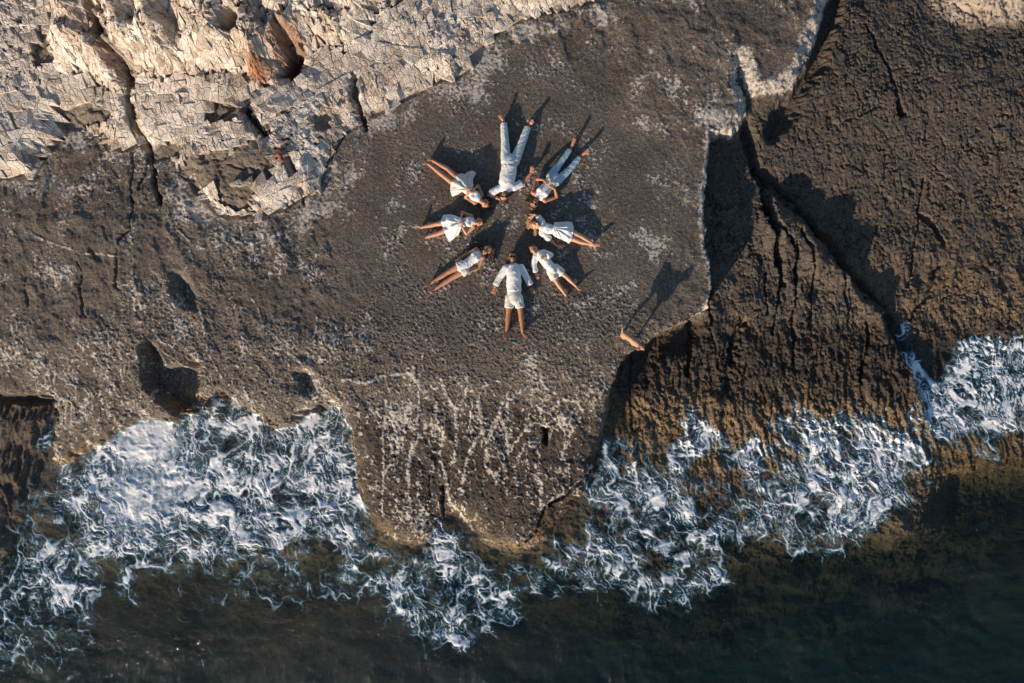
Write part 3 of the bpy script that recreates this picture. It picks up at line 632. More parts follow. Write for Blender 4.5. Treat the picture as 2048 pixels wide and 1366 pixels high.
link('water', me, b.m, kind='structure', label='dark clear sea water washing against the rock shore')

fx_ = np.arange(-180, 2240, 2.0).astype(np.float32); fy_ = np.arange(600, 1420, 2.0).astype(np.float32)
FU, FV = np.meshgrid(fx_, fy_); fu, fv = apparent(FU, FV)
wxx = fbm(fu / 75, fv / 75, 3, 301) * 42; wyy = fbm(fu / 75, fv / 75, 3, 305) * 42
u, v = fu + wxx, fv + wyy
# (outline, strength, softness) of the foam fields
FOAM = [
 ([(1960, 720), (2160, 680), (2160, 850), (2000, 860), (1930, 860)], 0.40, 40), ([(1875, 730), (1935, 780), (1960, 880), (1910, 900), (1870, 800)], .35, 24),
 ([(1388, 790), (1415, 830), (1440, 868), (1410, 905), (1360, 950), (1340, 1000), (1330, 960), (1375, 890)], .5, 14),
 ([(1480, 900), (1560, 830), (1700, 800), (1850, 815), (1890, 900), (1860, 1000), (1800, 1070), (1600, 1110), (1480, 1080)], 0.26, 60),
 ([(60, 1120), (300, 1150), (620, 1140), (760, 1190), (700, 1240), (400, 1220), (100, 1220)], 0.24, 60),
 ([(1040, 1080), (1180, 1050), (1240, 1120), (1220, 1220), (1080, 1200)], 0.20, 50),
 ([(560, 850), (600, 825), (645, 800), (690, 850), (712, 960), (722, 1020), (690, 1010), (640, 930), (600, 880)], 0.34, 20),
 ([(345, 840), (425, 785), (470, 820), (560, 862), (600, 850), (560, 900), (440, 870), (370, 880)], 0.32, 20),
 ([(380, 960), (470, 930), (540, 1000), (560, 1080), (480, 1090), (400, 1040)], .30, 40),
 ([(110, 950), (160, 905), (250, 842), (335, 850), (345, 835), (425, 785), (470, 818), (560, 860), (640, 803), (690, 860), (715, 970), (735, 1040), (700, 1060), (560, 1090), (420, 1110), (300, 1130), (190, 1090), (120, 1010)], 0.66, 46),
 ([(150, 930), (250, 838), (335, 846), (370, 900), (350, 1000), (330, 1080), (250, 1040), (180, 1000)], 0.62, 50),
 ([(370, 900), (460, 900), (530, 960), (560, 1060), (480, 1080), (400, 980)], 0.30, 50),
 ([(560, 880), (640, 805), (690, 850), (712, 960), (725, 1020), (640, 1040), (560, 960)], 0.26, 40),
 ([(30, 1000), (120, 950), (330, 1080), (620, 1080), (780, 1110), (700, 1190), (480, 1170), (300, 1160), (140, 1160), (20, 1100)], 0.40, 60),
 ([(-60, 1080), (120, 1100), (190, 1180), (175, 1340), (60, 1350), (-60, 1350)], 0.52, 50),
 ([(42, 838), (78, 822), (84, 880), (70, 900), (40, 880)], 0.6, 14), ([(50, 880), (85, 890), (70, 1000), (30, 1060)], 0.33, 20),
 ([(680, 1040), (760, 1080), (826, 1112), (885, 1040), (930, 1060), (985, 1105), (1035, 1130), (1050, 1200), (1000, 1250), (930, 1290), (850, 1300), (780, 1240), (760, 1190), (690, 1150)], 0.60, 40),
 ([(790, 1180), (900, 1130), (1030, 1170), (1030, 1230), (930, 1280), (830, 1270)], 0.28, 40), ([(858, 1120), (884, 1040), (905, 1080), (895, 1150)], .4, 16),
 ([(1180, 960), (1240, 900), (1330, 960), (1370, 1000), (1450, 1060), (1455, 1160), (1400, 1210), (1300, 1220), (1240, 1180), (1170, 1120), (1140, 1080)], 0.54, 46),
 ([(1050, 1090), (1180, 1100), (1240, 1160), (1200, 1210), (1080, 1180)], 0.36, 40),
 ([(1230, 1080), (1330, 1060), (1440, 1080), (1450, 1170), (1330, 1215), (1260, 1180)], 0.26, 30),
 ([(1385, 790), (1392, 778), (1415, 830), (1440, 865), (1465, 870), (1468, 892), (1440, 900), (1410, 905), (1370, 935), (1345, 990), (1330, 960), (1360, 900), (1382, 860)], 0.80, 16),
 ([(1200, 900), (1330, 890), (1400, 940), (1370, 1010), (1240, 1020), (1190, 980)], 0.36, 30),
 ([(1350, 1010), (1470, 900), (1560, 840), (1640, 800), (1700, 815), (1800, 800), (1860, 850), (1870, 920), (1800, 1010), (1760, 1070), (1640, 1085), (1540, 1080), (1430, 1060)], 0.50, 36),
 ([(1620, 840), (1740, 850), (1840, 870), (1860, 920), (1790, 1000), (1700, 1060), (1600, 1070), (1660, 960)], 0.30, 40),
 ([(1850, 650), (1878, 655), (1885, 720), (1900, 770), (1930, 780), (1990, 670), (2060, 640), (2160, 640), (2160, 860), (2060, 870), (1995, 915), (1950, 910), (1905, 890), (1880, 850), (1845, 750)], 0.76, 26),
 ([(1560, 1110), (1660, 1080), (1740, 1090), (1700, 1130), (1600, 1165)], 0.30, 50),
]
dens = np.zeros_like(fu)
hd = fbm(fu / 34, fv / 34, 3, 311)
for pts, st, soft in FOAM:
    x0 = min(p[0] for p in pts) - 90; x1 = max(p[0] for p in pts) + 90; y0 = min(p[1] for p in pts) - 90; y1 = max(p[1] for p in pts) + 90
    m = (u > x0) & (u < x1) & (v > y0) & (v < y1)
    d = sdf(fu[m] + wxx[m] * min(.7, soft / 60), fv[m] + wyy[m] * min(.7, soft / 60), pts)
    dens[m] = dens[m] + st * ss(-soft * 1.3, soft * 0.9, d) * (1 - 0.5 * np.clip(dens[m], 0, 1))
dens = dens * 1.12; dens *= (1 + 0.35 * hd) * (0.88 + 0.5 * fbm(fu / 110, fv / 80, 3, 315))
dens = np.minimum(dens, .90 + .25 * hd)
# lace: walls of warped cells of three sizes drawn out along the backwash, and long filaments
w2x = fbm(fu / 46, fv / 46, 2, 321); w2y = fbm(fu / 46, fv / 46, 2, 325)
bend = 0.30 + 0.25 * fbm(fu / 300, fv / 300, 1, 329)
s_ = u - bend * (v - 1000) + 10 * w2x + 3 * gnoise(fu / 11, fv / 11, 5); t_ = v + 10 * w2y + 3 * gnoise(fu / 11, fv / 11, 6)
a1, a2, _i = worley(s_ / 22, t_ / 34, 41); e1 = a2 - a1
b1, b2, _i = worley(s_ / 10.5, t_ / 15, 43); e2 = b2 - b1
d1, d2, _i = worley(s_ / 7, t_ / 9.5, 49); e4 = d2 - d1
c1, c2, _i = worley(s_ / 55, t_ / 90, 47); e3 = c2 - c1
strk = fbm(s_ / 15, t_ / 60, 3, 331, 0.55, True)
fl1 = fbm(s_ / 24, t_ / 66, 3, 381, .5, True); fl2 = fbm(s_ / 60, t_ / 110, 4, 387, .55, True)
Fh = bil(H, FU.reshape(-1), FV.reshape(-1)).reshape(FU.shape); Fs = sea_z(fu, fv)
over = Fh - Fs
wall = lambda e, w: np.exp(-(e / w) ** 2)
jit = fbm(fu / 9, fv / 9, 3, 371)
wn = np.clip(0.8 + 0.9 * fbm(fu / 30, fv / 30, 2, 375), .3, 1.6)
L = np.maximum.reduce([wall(e3, .12 * wn) * .92, wall(e1, .15 * wn) * .80, wall(e2, .19 * wn) * .76, wall(e4, .22 * wn) * .56, ss(.42, .98, fl1) * .72, ss(.45, 1.0, fl2) * .92])
L = L + 0.10 * jit + 0.26 * hd - 0.03
T = 0.99 - dens * 0.91 + 0.55 * ss(0.03, 0.16, over) + 2.0 * ss(0.12, 0.30, over)
A = ss(T, T + 0.62, L) * ss(0.03, 0.12, dens)
core = (1 - ss(0.3, 1.25, np.hypot((fu - 270) / 88, (fv - 892) / 58) + .25 * hd + .15 * jit)) * (1 - ss(0.05, .2, over))
A = np.maximum(A, core)
mist = .80 * np.exp(-((fu - 290 + .2 * (fv - 1000)) / 95) ** 2 - ((fv - 985) / 85) ** 2) * (.75 + .6 * fbm(fu / 22, fv / 120, 3, 391, .5, True)) + .35 * np.exp(-((fu - 720) / 30) ** 2 - ((fv - 985) / 30) ** 2) * 0
A = np.maximum(A, np.clip(mist, 0, 1) * (1 - ss(0.05, .2, over)))
# sun glints painted as white specks on open water, and thin lines of foam
p1, p2, pid = worley(fu / 9, fv / 9, 51)
spm = ss(0.05, 0.40, fbm(fu / 90, fv / 60, 3, 341)) * ss(1090, 1160, fv) * ss(1420, 1300, fv) * ss(1000, 1250, fu) * .6
glint_speck = (1 - ss(0.06, 0.18, p1)) * (pid > 0.84) * spm
lines = ss(0.78, 0.98, fbm(fu / 80 + w2x * .5, fv / 50 + w2y * .4, 4, 351, 0.5, True)) * ss(1090, 1170, fv) * ss(-.1, .4, fbm(fu / 160, fv / 120, 2, 355) + .45 * ss(900, 200, fu) - .35) * 0.45
A = np.maximum(A, np.clip(glint_speck * .6 + lines, 0, 0.8))
veil = np.clip(dens - 0.25, 0, 1) * 0.32 * (1 - ss(0, 0.08, over)) * (0.6 + 0.6 * ss(-.4, .4, hd)); A = np.maximum(A, veil)
relief = 0.008 * ss(0.2, 1.0, A) + .006 * ss(.2, .9, fl1) * ss(.3, .9, A) + (0.040 * fbm(u / 34, v / 38, 3, 361) + .004 * strk) * ss(0.3, .9, dens) * ss(.2, .8, A) + 0.0025 * ss(0.4, 1, A) * fbm(u / 7, v / 9, 3, 365) + 0.005 * wall(e1, .2) * ss(.3, .8, A)
FZ = np.maximum(Fs, Fh) + 0.006 + np.maximum(relief, 0)
me, sel = grid_mesh('sea_foam', FU, FV, FZ, keep=(A > 0.03))
add_attr(me, 'foam', A.reshape(-1)[sel])
b = NB('sea_foam')
fa = b.attr('foam'); nf = b.noise(26, 5, 0.7); nm = b.noise(9, 4, 0.6, None, 1.2)
al = b.math('ADD', fa, b.math('MULTIPLY', b.math('SUBTRACT', nf, 0.5), 0.38)); al = b.math('ADD', al, b.math('MULTIPLY', b.math('SUBTRACT', nm, 0.5), 0.4))
al = b.ramp(al, 0.08, 0.95); al = b.math('MULTIPLY', al, b.ramp(fa, 0.0, 0.12))
p = b.n('ShaderNodeBsdfPrincipled', i_Roughness=0.55); b.set(p.inputs['Base Color'], b.mix(b.ramp(fa, 0.15, 0.95), (0.17, 0.50, 0.68), (0.90, 0.92, 0.94)))
b.set(p.inputs['Normal'], b.bump(b.math('ADD', nf, b.math('MULTIPLY', nm, 1.2)), 0.6, 0.012)); b.set(p.inputs['Alpha'], al)
b.t.links.new(p.outputs[0], b.out.inputs[0])
link('sea_foam', me, b.m, kind='stuff', label='white lacy sea foam washing over the rocks')

# ------------------------------------------------------------------ people
def cloth_mat(name, colr, amt=0.06):
    b = NB(name); n1 = b.noise(30, 4, 0.6); n2 = b.noise(7, 3, 0.5)
    c = b.mix(b.ramp(n2, 0.3, 0.7), tuple(x * (1 - amt) for x in colr), tuple(min(.92, x * (1 + amt)) for x in colr))
    return b.finish(c, 0.9, b.bump(n1, 0.4, 0.006))
M_WHITE = cloth_mat('white_cotton', (0.80, 0.80, 0.80)); M_WARM = cloth_mat('cream_cotton', (0.70, 0.69, 0.62))
M_LINEN = cloth_mat('pale_linen', (0.62, 0.68, 0.68)); M_DENIM = cloth_mat('pale_denim', (0.44, 0.57, 0.63), 0.12)
def skin_mat(name, colr):
    b = NB(name); n1 = b.noise(20, 3, 0.6)
    c = b.mix(b.ramp(n1, 0.3, 0.7), tuple(x * .85 for x in colr), tuple(min(1, x * 1.12) for x in colr))
    return b.finish(c, 0.55)
M_SK1 = skin_mat('tanned_skin', (0.52, 0.25, 0.145)); M_SK2 = skin_mat('light_skin', (0.62, 0.33, 0.205)); M_SK3 = skin_mat('deep_tan_skin', (0.45, 0.20, 0.115))
def hair_mat(name, c1, c2):
    b = NB(name); n1 = b.noise(60, 3, 0.6, (1, 4, 1)); return b.finish(b.mix(b.ramp(n1, 0.35, 0.65), c1, c2), 0.5, b.bump(n1, 0.8, 0.01))
M_HDARK = hair_mat('dark_brown_hair', (0.018, 0.010, 0.007), (0.055, 0.028, 0.018)); M_HBR = hair_mat('brown_hair', (0.04, 0.018, 0.009), (0.13, 0.062, 0.03))
M_HBL = hair_mat('blond_hair', (0.16, 0.085, 0.03), (0.50, 0.31, 0.12))
b = NB('dark_lens'); M_LENS = b.finish((0.01, 0.01, 0.012), 0.15)
b = NB('lips'); M_LIP = b.finish((0.33, 0.09, 0.07), 0.5)
b = NB('watch_metal'); M_WATCH = b.finish((0.03, 0.03, 0.035), 0.3)
b = NB('button_shell'); M_BTN = b.finish((0.6, 0.58, 0.52), 0.4)

class Lump:
    """closed lofts and ellipsoids gathered and fused by a voxel remesh into one continuous surface"""
    def __init__(s): s.v = []; s.f = []
    def loft(s, P, R, up=(0, 0, 1), n=12, flat=False):
        P = [Vector(p) for p in P]; R = [(r, r) if not isinstance(r, (tuple, list)) else r for r in R]
        P2, R2 = [], []
        for i in range(len(P) - 1):
            for k in range(2):
                t = k / 2; P2.append(P[i].lerp(P[i + 1], t)); R2.append((R[i][0] * (1 - t) + R[i + 1][0] * t, R[i][1] * (1 - t) + R[i + 1][1] * t))
        P2.append(P[-1]); R2.append(R[-1])
        rings = []
        t0 = (P2[1] - P2[0]).normalized(); t1 = (P2[-1] - P2[-2]).normalized(); fe = 0.12 if flat else 1.0
        for a in (75, 45, 20): m = min(R2[0]); rings.append((P2[0] - t0 * m * math.sin(math.radians(a)), R2[0], math.cos(math.radians(a)), t0))
        for i, (p, r) in enumerate(zip(P2, R2)):
            t = (P2[min(i + 1, len(P2) - 1)] - P2[max(i - 1, 0)]).normalized(); rings.append((p, r, 1, t))
        for a in (20, 45, 75): m = min(R2[-1]) * fe; rings.append((P2[-1] + t1 * m * math.sin(math.radians(a)), R2[-1], math.cos(math.radians(a)), t1))
        o = len(s.v)
        for p, r, k, t in rings:
            u_ = Vector(up); lat = t.cross(u_)
            if lat.length < 0.2: lat = t.cross(Vector((0.3, 1, 0)))
            lat.normalize(); uu = lat.cross(t)
            for j in range(n):
                a = 2 * math.pi * j / n; s.v.append(tuple(p + lat * (math.cos(a) * r[0] * k) + uu * (math.sin(a) * r[1] * k)))
        nr = len(rings)
        for i in range(nr - 1):
            for j in range(n):
                a = o + i * n + j; c = o + i * n + (j + 1) % n; s.f.append((a, c, c + n, a + n))
        s.f.append(tuple(o + j for j in range(n))[::-1]); s.f.append(tuple(o + (nr - 1) * n + j for j in range(n)))
    def ball(s, c, r, ax=(1, 0, 0), up=(0, 0, 1)):
        c = Vector(c); a = Vector(ax).normalized(); r = (r, r, r) if not isinstance(r, (tuple, list)) else r
        ts = [-0.95, -0.8, -0.5, 0, 0.5, 0.8, 0.95]
        s.loft2([c + a * (r[0] * t) for t in ts], [(r[1] * math.sqrt(1 - t * t), r[2] * math.sqrt(1 - t * t)) for t in ts], up)
    def loft2(s, P, R, up, n=12):
        o = len(s.v); t = (P[-1] - P[0]).normalized(); lat = t.cross(Vector(up))
        if lat.length < .1: lat = t.cross(Vector((0.3, 1, 0)))
        lat.normalize(); uu = lat.cross(t)
        for p, r in zip(P, R):
            for j in range(n):
                a = 2 * math.pi * j / n; s.v.append(tuple(p + lat * (math.cos(a) * r[0]) + uu * (math.sin(a) * r[1])))
        for i in range(len(P) - 1):
            for j in range(n):
                a = o + i * n + j; c = o + i * n + (j + 1) % n; s.f.append((a, c, c + n, a + n))
        s.f.append(tuple(o + j for j in range(n))[::-1]); s.f.append(tuple(o + (len(P) - 1) * n + j for j in range(n)))
    def build(s, name, mat, parent, voxel=0.008, smooth=2, wrinkle=None, origin=(0, 0, 0)):
        me = bpy.data.meshes.new(name); me.from_pydata([tuple(Vector(p) - Vector(origin)) for p in s.v], [], s.f); me.update()
        if voxel:
            o = bpy.data.objects.new('tmp', me); col.objects.link(o)
            m = o.modifiers.new('r', 'REMESH'); m.mode = 'VOXEL'; m.voxel_size = voxel
            m2 = o.modifiers.new('s', 'SMOOTH'); m2.factor = 0.5; m2.iterations = smooth
            dg = bpy.context.evaluated_depsgraph_get(); dg.update()
            me2 = bpy.data.meshes.new_from_object(o.evaluated_get(dg)); bpy.data.objects.remove(o); bpy.data.meshes.remove(me); me = me2; me.name = name
        if wrinkle:
            ax, amp, la, lc, sd = wrinkle
            n = len(me.vertices); co = np.empty(n * 3, np.float32); me.vertices.foreach_get('co', co); co = co.reshape(-1, 3)
            no = np.empty(n * 3, np.float32); me.vertex_normals.foreach_get('vector', no); no = no.reshape(-1, 3)
            al = co[:, 0] * ax[0] + co[:, 1] * ax[1]; ac = -co[:, 0] * ax[1] + co[:, 1] * ax[0]
            w = fbm(al / la + 1.0 * np.abs(ac) / lc, ac / lc + co[:, 2] / lc, 3, sd, 0.6, True) - 0.25
            co += no * (amp * .62 * w)[:, None]; co[:, 2] = np.maximum(co[:, 2], 0.004 - origin[2] * 0)
            me.vertices.foreach_set('co', co.reshape(-1)); me.update()
        me.shade_smooth()
        return link(name, me, mat, parent=parent)

def top_of(x, y, caps):
    z = np.full(x.shape, 0.012)
    for p0, p1, r0, r1 in caps:
        dx, dy = p1[0] - p0[0], p1[1] - p0[1]; L = dx * dx + dy * dy + 1e-9
        t = np.clip(((x - p0[0]) * dx + (y - p0[1]) * dy) / L, 0, 1); r = r0 + t * (r1 - r0); zc = p0[2] + t * (p1[2] - p0[2])
        d = np.hypot(x - p0[0] - t * dx, y - p0[1] - t * dy)
        k = d / r
        z = np.maximum(z, np.where(k < 0.7, zc + r * np.sqrt(np.maximum(0, 1 - k * k)), zc + 0.714 * r - (d - 0.7 * r) * 0.75))
    return z

def skirt(name, outline, waist, caps, mat, root, origin, folds=16, amp=0.014, seed=0, clear=0.020, flare=()):
    P = np.array(outline); N = 132
    seg = np.hypot(*(np.roll(P, -1, 0) - P).T); cum = np.concatenate([[0], np.cumsum(seg)]); t = np.linspace(0, cum[-1], N, endpoint=False)
    Pc = np.vstack([P, P[:1]]); ox = np.interp(t, cum, Pc[:, 0]); oy = np.interp(t, cum, Pc[:, 1])
    for _ in range(2): ox = (np.roll(ox, 1) + 2 * ox + np.roll(ox, -1)) / 4; oy = (np.roll(oy, 1) + 2 * oy + np.roll(oy, -1)) / 4
    c = np.array([ox.mean(), oy.mean()]); K = 22
    verts = []; X = []; Y = []; S = []
    for k in range(1, K + 1):
        s = k / K; X.append(c[0] + (ox - c[0]) * s); Y.append(c[1] + (oy - c[1]) * s); S.append(np.full(N, s))
    X = np.concatenate([[c[0]]] + X); Y = np.concatenate([[c[1]]] + Y); S = np.concatenate([[0]] + S)
    ang = np.arctan2(Y - waist[1], X - waist[0]); rad = np.hypot(X - waist[0], Y - waist[1])
    z = top_of(X, Y, caps) + clear
    fold = np.sin(ang * folds + 1.6 * gnoise(rad * 5, ang * 2, seed)) * 0.7 + 0.6 * gnoise(ang * folds * .45, rad * 4, seed + 3)
    z = z + amp * fold * ss(0.02, 0.16, rad) * (0.5 + 0.5 * ss(0.0, 0.05, z - 0.02))
    for (fx, fy, fr, fz) in flare: z = z + fz * np.exp(-((X - fx) ** 2 + (Y - fy) ** 2) / fr ** 2)
    z = np.maximum(z, 0.018)
    n0 = len(X)
    V = list(zip(X - origin[0], Y - origin[1], z - origin[2])); F = []
    F += [(0, 1 + j, 1 + (j + 1) % N) for j in range(N)]
    for k in range(K - 1):
        for j in range(N): a = 1 + k * N + j; b_ = 1 + k * N + (j + 1) % N; F.append((a, a + N, b_ + N, b_))
    me = bpy.data.meshes.new(name); me.from_pydata(V, [], F); me.update(); me.shade_smooth()
    o = link(name, me, mat, parent=root)
    m = o.modifiers.new('thickness', 'SOLIDIFY'); m.thickness = 0.006; m.offset = 1
    return o

def person(label, fr, J, S=1.0, skin=None, hairm=None, arms_z=None, wear=None, hair=None, face=(0, 0, 1), glasses=False, female=False, cut=None, feet=None, beard=False, group='people lying in a star with their heads together'):
    ox, oy, sc_ = fr
    def W(p, z): x, y = wxy(ox + p[0] / sc_, oy + p[1] / sc_, z); return Vector((x, y, z + GZ))
    cxy = wxy(ox + J['pelvis'][0] / sc_, oy + J['pelvis'][1] / sc_); GZ = 0.012
    root = bpy.data.objects.new('person', None); col.objects.link(root); root.location = (cxy[0], cxy[1], 0)
    root['label'] = label; root['category'] = 'person'; root['group'] = group
    O = (cxy[0], cxy[1], 0)
    g = W(J['neck'], .105 * S); pel = W(J['pelvis'], .10 * S)
    sh = [W(p[0], z[0] * S) for p, z in zip(J['arms'], arms_z)]
    hips = [W(q[0], .095 * S) for q in J['legs']]
    midsh = (sh[0] + sh[1]) / 2
    B = Lump(); axis_ = (g - pel).normalized(); lat = (sh[1] - sh[0]); shw = lat.length / 2 * .98
    cw = shw * 0.86; ww = cw * (0.76 if female else 0.95); hw = cw * (0.98 if female else 1.0)
    d = .105 * S * (0.92 if female else 1.05)
    def T(t): return pel.lerp(midsh, t)
    tor = [T(-.14), T(0), T(.22), T(.45), T(.68), T(.88), T(1.0)]
    tr_ = [(hw * .75, d * .85), (hw, d * .98), (hw * .93, d * .92), (ww, d * .86), (cw * .93, d * 1.02), (cw * .98, d * .98), (cw * .72, d * .70)]
    for q in tor: q.z = .108 * S + GZ
    B.loft(tor, tr_, n=20)
    if female:
        for sg in (-.45, .45): c = T(.74) + lat.normalized() * (shw * sg * 1.0); c.z = .165 * S + GZ; B.ball(c, (.055 * S,) * 3)
    ht = W(J['top'], .115 * S); ch = W(J['chin'], .13 * S); hc = (ht + ch) / 2; hc.z = .118 * S + GZ; hax = (ht - ch).normalized(); hax.z = 0; hax.normalize()
    HS = 1.0 if S > .9 else 0.96
    fn = (Vector(face) + hax * -0.08).normalized(); flat_ = hax.cross(fn).normalized()
    B.loft([T(.98), g, ch.lerp(hc, .45) + Vector((0, 0, -.02))], [.065 * S, .056 * S, .058 * S])
    # head: cranium, jaw, nose, ears, brow
    cr = hc + hax * .018 - fn * .012
    B.ball(cr, (.098 * HS, .078 * HS, .092 * HS), hax, fn)
    B.ball(hc - hax * .052 * HS + fn * .030, (.060 * HS, .056 * HS, .060 * HS), hax, fn)
    B.ball(hc - hax * .088 * HS + fn * .046, (.026 * HS, .030 * HS, .024 * HS), hax, fn)
    B.loft([hc + hax * .012 + fn * .082, hc - hax * .028 + fn * .104], [.011, .016], up=fn)
    B.loft([hc + hax * .026 + fn * .073 - flat_ * .038, hc + hax * .026 + fn * .073 + flat_ * .038], [.012, .012], up=fn)
    for sg in (-1, 1): B.ball(hc - hax * .012 + flat_ * (.080 * HS * sg) - fn * .004, (.030, .010, .018), hax, fn)
    # arms and hands
    capsA = []
    for side, (p, z) in enumerate(zip(J['arms'], arms_z)):
        s_, e, wr, tp = [W(q, zz * S) for q, zz in zip(p, z)]
        ra = .049 * S * (.86 if female else 1)
        B.loft([T(.93).lerp(s_, .5), s_], [.07 * S, .058 * S * (.9 if female else 1)])
        B.loft([s_, s_.lerp(e, .4), e], [ra * 1.12, ra * 1.02, ra * .84]); B.loft([e, e.lerp(wr, .3), wr], [ra * .86, ra * .88, ra * .56])
        capsA += [(s_, e, ra, ra * .84), (e, wr, ra * .84, ra * .6)]
        hd_ = (tp - wr); L = .18 * S; hdn = hd_.normalized(); side_v = hdn.cross(Vector((0, 0, 1))).normalized()
        pc = wr + hdn * L * .42
        B.loft([wr, wr + hdn * L * .18, pc, wr + hdn * L * .5], [(.026 * S, .020 * S), (.036 * S, .018 * S), (.042 * S, .016 * S), (.038 * S, .013 * S)])
        thumb = J.get('thumb', (1, -1))[side]
        for fi, (off, fl, sp) in enumerate(((-.031, .38, -.20), (-.0105, .45, -.06), (.0105, .42, .07), (.031, .33, .22))):
            r0 = pc + side_v * (off * S) + hdn * .005; dv = (hdn + side_v * sp * thumb * 0 + side_v * sp).normalized()
            a1_ = r0 + dv * L * fl * .5 + Vector((0, 0, .006)); a2_ = a1_ + dv * L * fl * .34 - Vector((0, 0, .006)); a3 = a2_ + dv * L * fl * .24 - Vector((0, 0, .008))
            B.loft([r0, a1_, a2_, a3], [.0105 * S, .0098 * S, .009 * S, .008 * S], n=8)
        t0_ = wr + hdn * L * .16 + side_v * thumb * .028 * S; t1_ = t0_ + (hdn * .8 + side_v * thumb).normalized() * .040 * S; t2_ = t1_ + (hdn * 1.2 + side_v * thumb * .6).normalized() * .032 * S
        B.loft([t0_, t1_, t2_], [.014 * S, .012 * S, .010 * S], n=8)
    # legs and feet
    caps = []
    for sg in (-.42, 0, .42):
        c0, c1 = T(-.16) + lat.normalized() * (hw * sg), T(.42) + lat.normalized() * (ww * sg)
        for q in (c0, c1): q.z = .108 * S + GZ + .006
        caps.append((c0, c1, .118 * S, .108 * S))
    for q in J['legs']:
        h, k, a, t = W(q[0], .095 * S), W(q[1], (q[4] if len(q) > 4 else .075) * S), W(q[2], (q[5] if len(q) > 5 else .055) * S), W(q[3], .135 * S)
        rt = .084 * S
        B.loft([h, h.lerp(k, .45), k], [rt * 1.02, rt * .86, rt * .66]); 
        cm = k.lerp(a, .3); cm.z -= .006
        B.loft([k, cm, k.lerp(a, .7), a], [rt * .64, rt * .68, rt * .48, rt * .40])
        caps += [(h, k, rt, rt * .66), (k, a, rt * .66, rt * .42)]
        ld = (a - k).normalized(); td = (t - a); td.z = 0; tdl = max(td.length, .08); td.normalize()
        heel = a + ld * .028 * S; heel.z = .034 * S + GZ
        B.ball(heel, (.034 * S, .030 * S, .036 * S), ld)
        ball_ = a + td * tdl * .62; ball_.z = .120 * S + GZ; fup = Vector((0, 0, 1))
        B.loft([heel + Vector((0, 0, .01)), a.lerp(ball_, .5) + ld * .012, ball_], [(.030 * S, .032 * S), (.034 * S, .026 * S), (.042 * S, .018 * S)])
        sv = td.cross(fup).normalized()
        for i_, (off, ln, r_) in enumerate(((-.030, .048, .0135), (-.012, .046, .010), (.002, .042, .0095), (.015, .038, .009), (.029, .032, .0085))):
            if (q[0][0] + q[0][1] * 0) is None: pass
            o_ = ball_ + sv * (off * S); tip = o_ + td * min(ln, tdl * .4) * S + Vector((0, 0, .018)); B.loft([o_, tip], [r_ * S, r_ * S * .85], n=8)
    body = B.build('body', skin, root, 0.008, 2, origin=O)
    # face details
    E = Lump()
    if glasses:
        for sg in (-1, 1): E.ball(hc + hax * .010 + fn * .094 + flat_ * (.034 * sg), (.022, .030, .008), hax, fn)
        E.loft([hc + hax * .016 + fn * .097 - flat_ * .05, hc + hax * .016 + fn * .097 + flat_ * .05], [.0045, .0045])
        for sg in (-1, 1): E.loft([hc + hax * .014 + fn * .088 + flat_ * (.06 * sg), hc + hax * .0 + fn * .0 + flat_ * (.085 * sg)], [.003, .003])
        E.build('sunglasses', M_LENS, root, None, origin=O)
    else:
        for sg in (-1, 1):
            E = Lump(); E.ball(hc + hax * .006 + fn * .080 + flat_ * (.031 * sg), (.008, .015, .008), hax, fn); E.build('eye', M_LENS, root, None, origin=O)
        E = Lump()
        for sg in (-1, 1): E.loft([hc + hax * .026 + fn * .087 + flat_ * (.015 * sg), hc + hax * .029 + fn * .078 + flat_ * (.048 * sg)], [.0045, .0035])
        E.build('eyebrows', hairm, root, None, origin=O)
    E = Lump(); E.loft([hc - hax * .058 + fn * .088 - flat_ * .020, hc - hax * .060 + fn * .093, hc - hax * .058 + fn * .088 + flat_ * .020], [.006, .009, .006]); E.build('mouth', M_LIP, root, None, origin=O)
    if beard:
        E = Lump(); E.ball(hc - hax * .082 * HS + fn * .045, (.034 * HS, .046 * HS, .034 * HS), hax, fn)
        for sg in (-1, 1): E.loft([hc - hax * .082 + fn * .05 + flat_ * .02 * sg, hc - hax * .05 + fn * .03 + flat_ * .062 * sg, hc - hax * .01 + fn * .008 + flat_ * .074 * sg], [.018, .014, .010])
        E.build('beard', hairm, root, 0.006, 1, origin=O)
    # hair
    Hh = Lump(); r_ = random.Random(len(label))
    Hh.ball(hc + hax * .045 - fn * .030, (.092 * HS, .090 * HS, .082 * HS), hax, fn)
    Hh.ball(hc + hax * .088 * HS + fn * .012, (.034, .066 * HS, .056), hax, fn)
    if cut == 'short':
        for _ in range(26):
            a_ = r_.uniform(0, 2 * math.pi); p_ = hc + hax * r_.uniform(.07, .11) + flat_ * math.cos(a_) * .06 + fn * math.sin(a_) * .05
            Hh.loft([p_, p_ + hax * .022 + flat_ * r_.uniform(-.02, .02)], [.010, .006], n=6)
    for path in (hair or ()):
        pts, width, nst = path
        P3 = [W(q[:2], q[2] if len(q) > 2 else .04) for q in pts]
        for k in range(nst):
            o1 = r_.uniform(-1, 1); ph = r_.uniform(0, 6); zz = r_.uniform(0, .03); st = []
            for i, q in enumerate(P3):
                t = i / max(1, len(P3) - 1); dv = (P3[min(i + 1, len(P3) - 1)] - P3[max(i - 1, 0)]).normalized(); sv = dv.cross(Vector((0, 0, 1)))
                st.append(q + sv * (o1 * width * (.55 + .75 * t) + .018 * math.sin(ph + t * 7)) + Vector((0, 0, zz - .01 * t)) + dv * (r_.uniform(-.03, .03) if i else 0))
            for q in st: q.z = max(q.z, .022)
            Hh.loft(st, [.017] + [.016] * (len(st) - 2) + [.006], n=6)
    Hh.build('hair', hairm, root, 0.007, 1, origin=O)
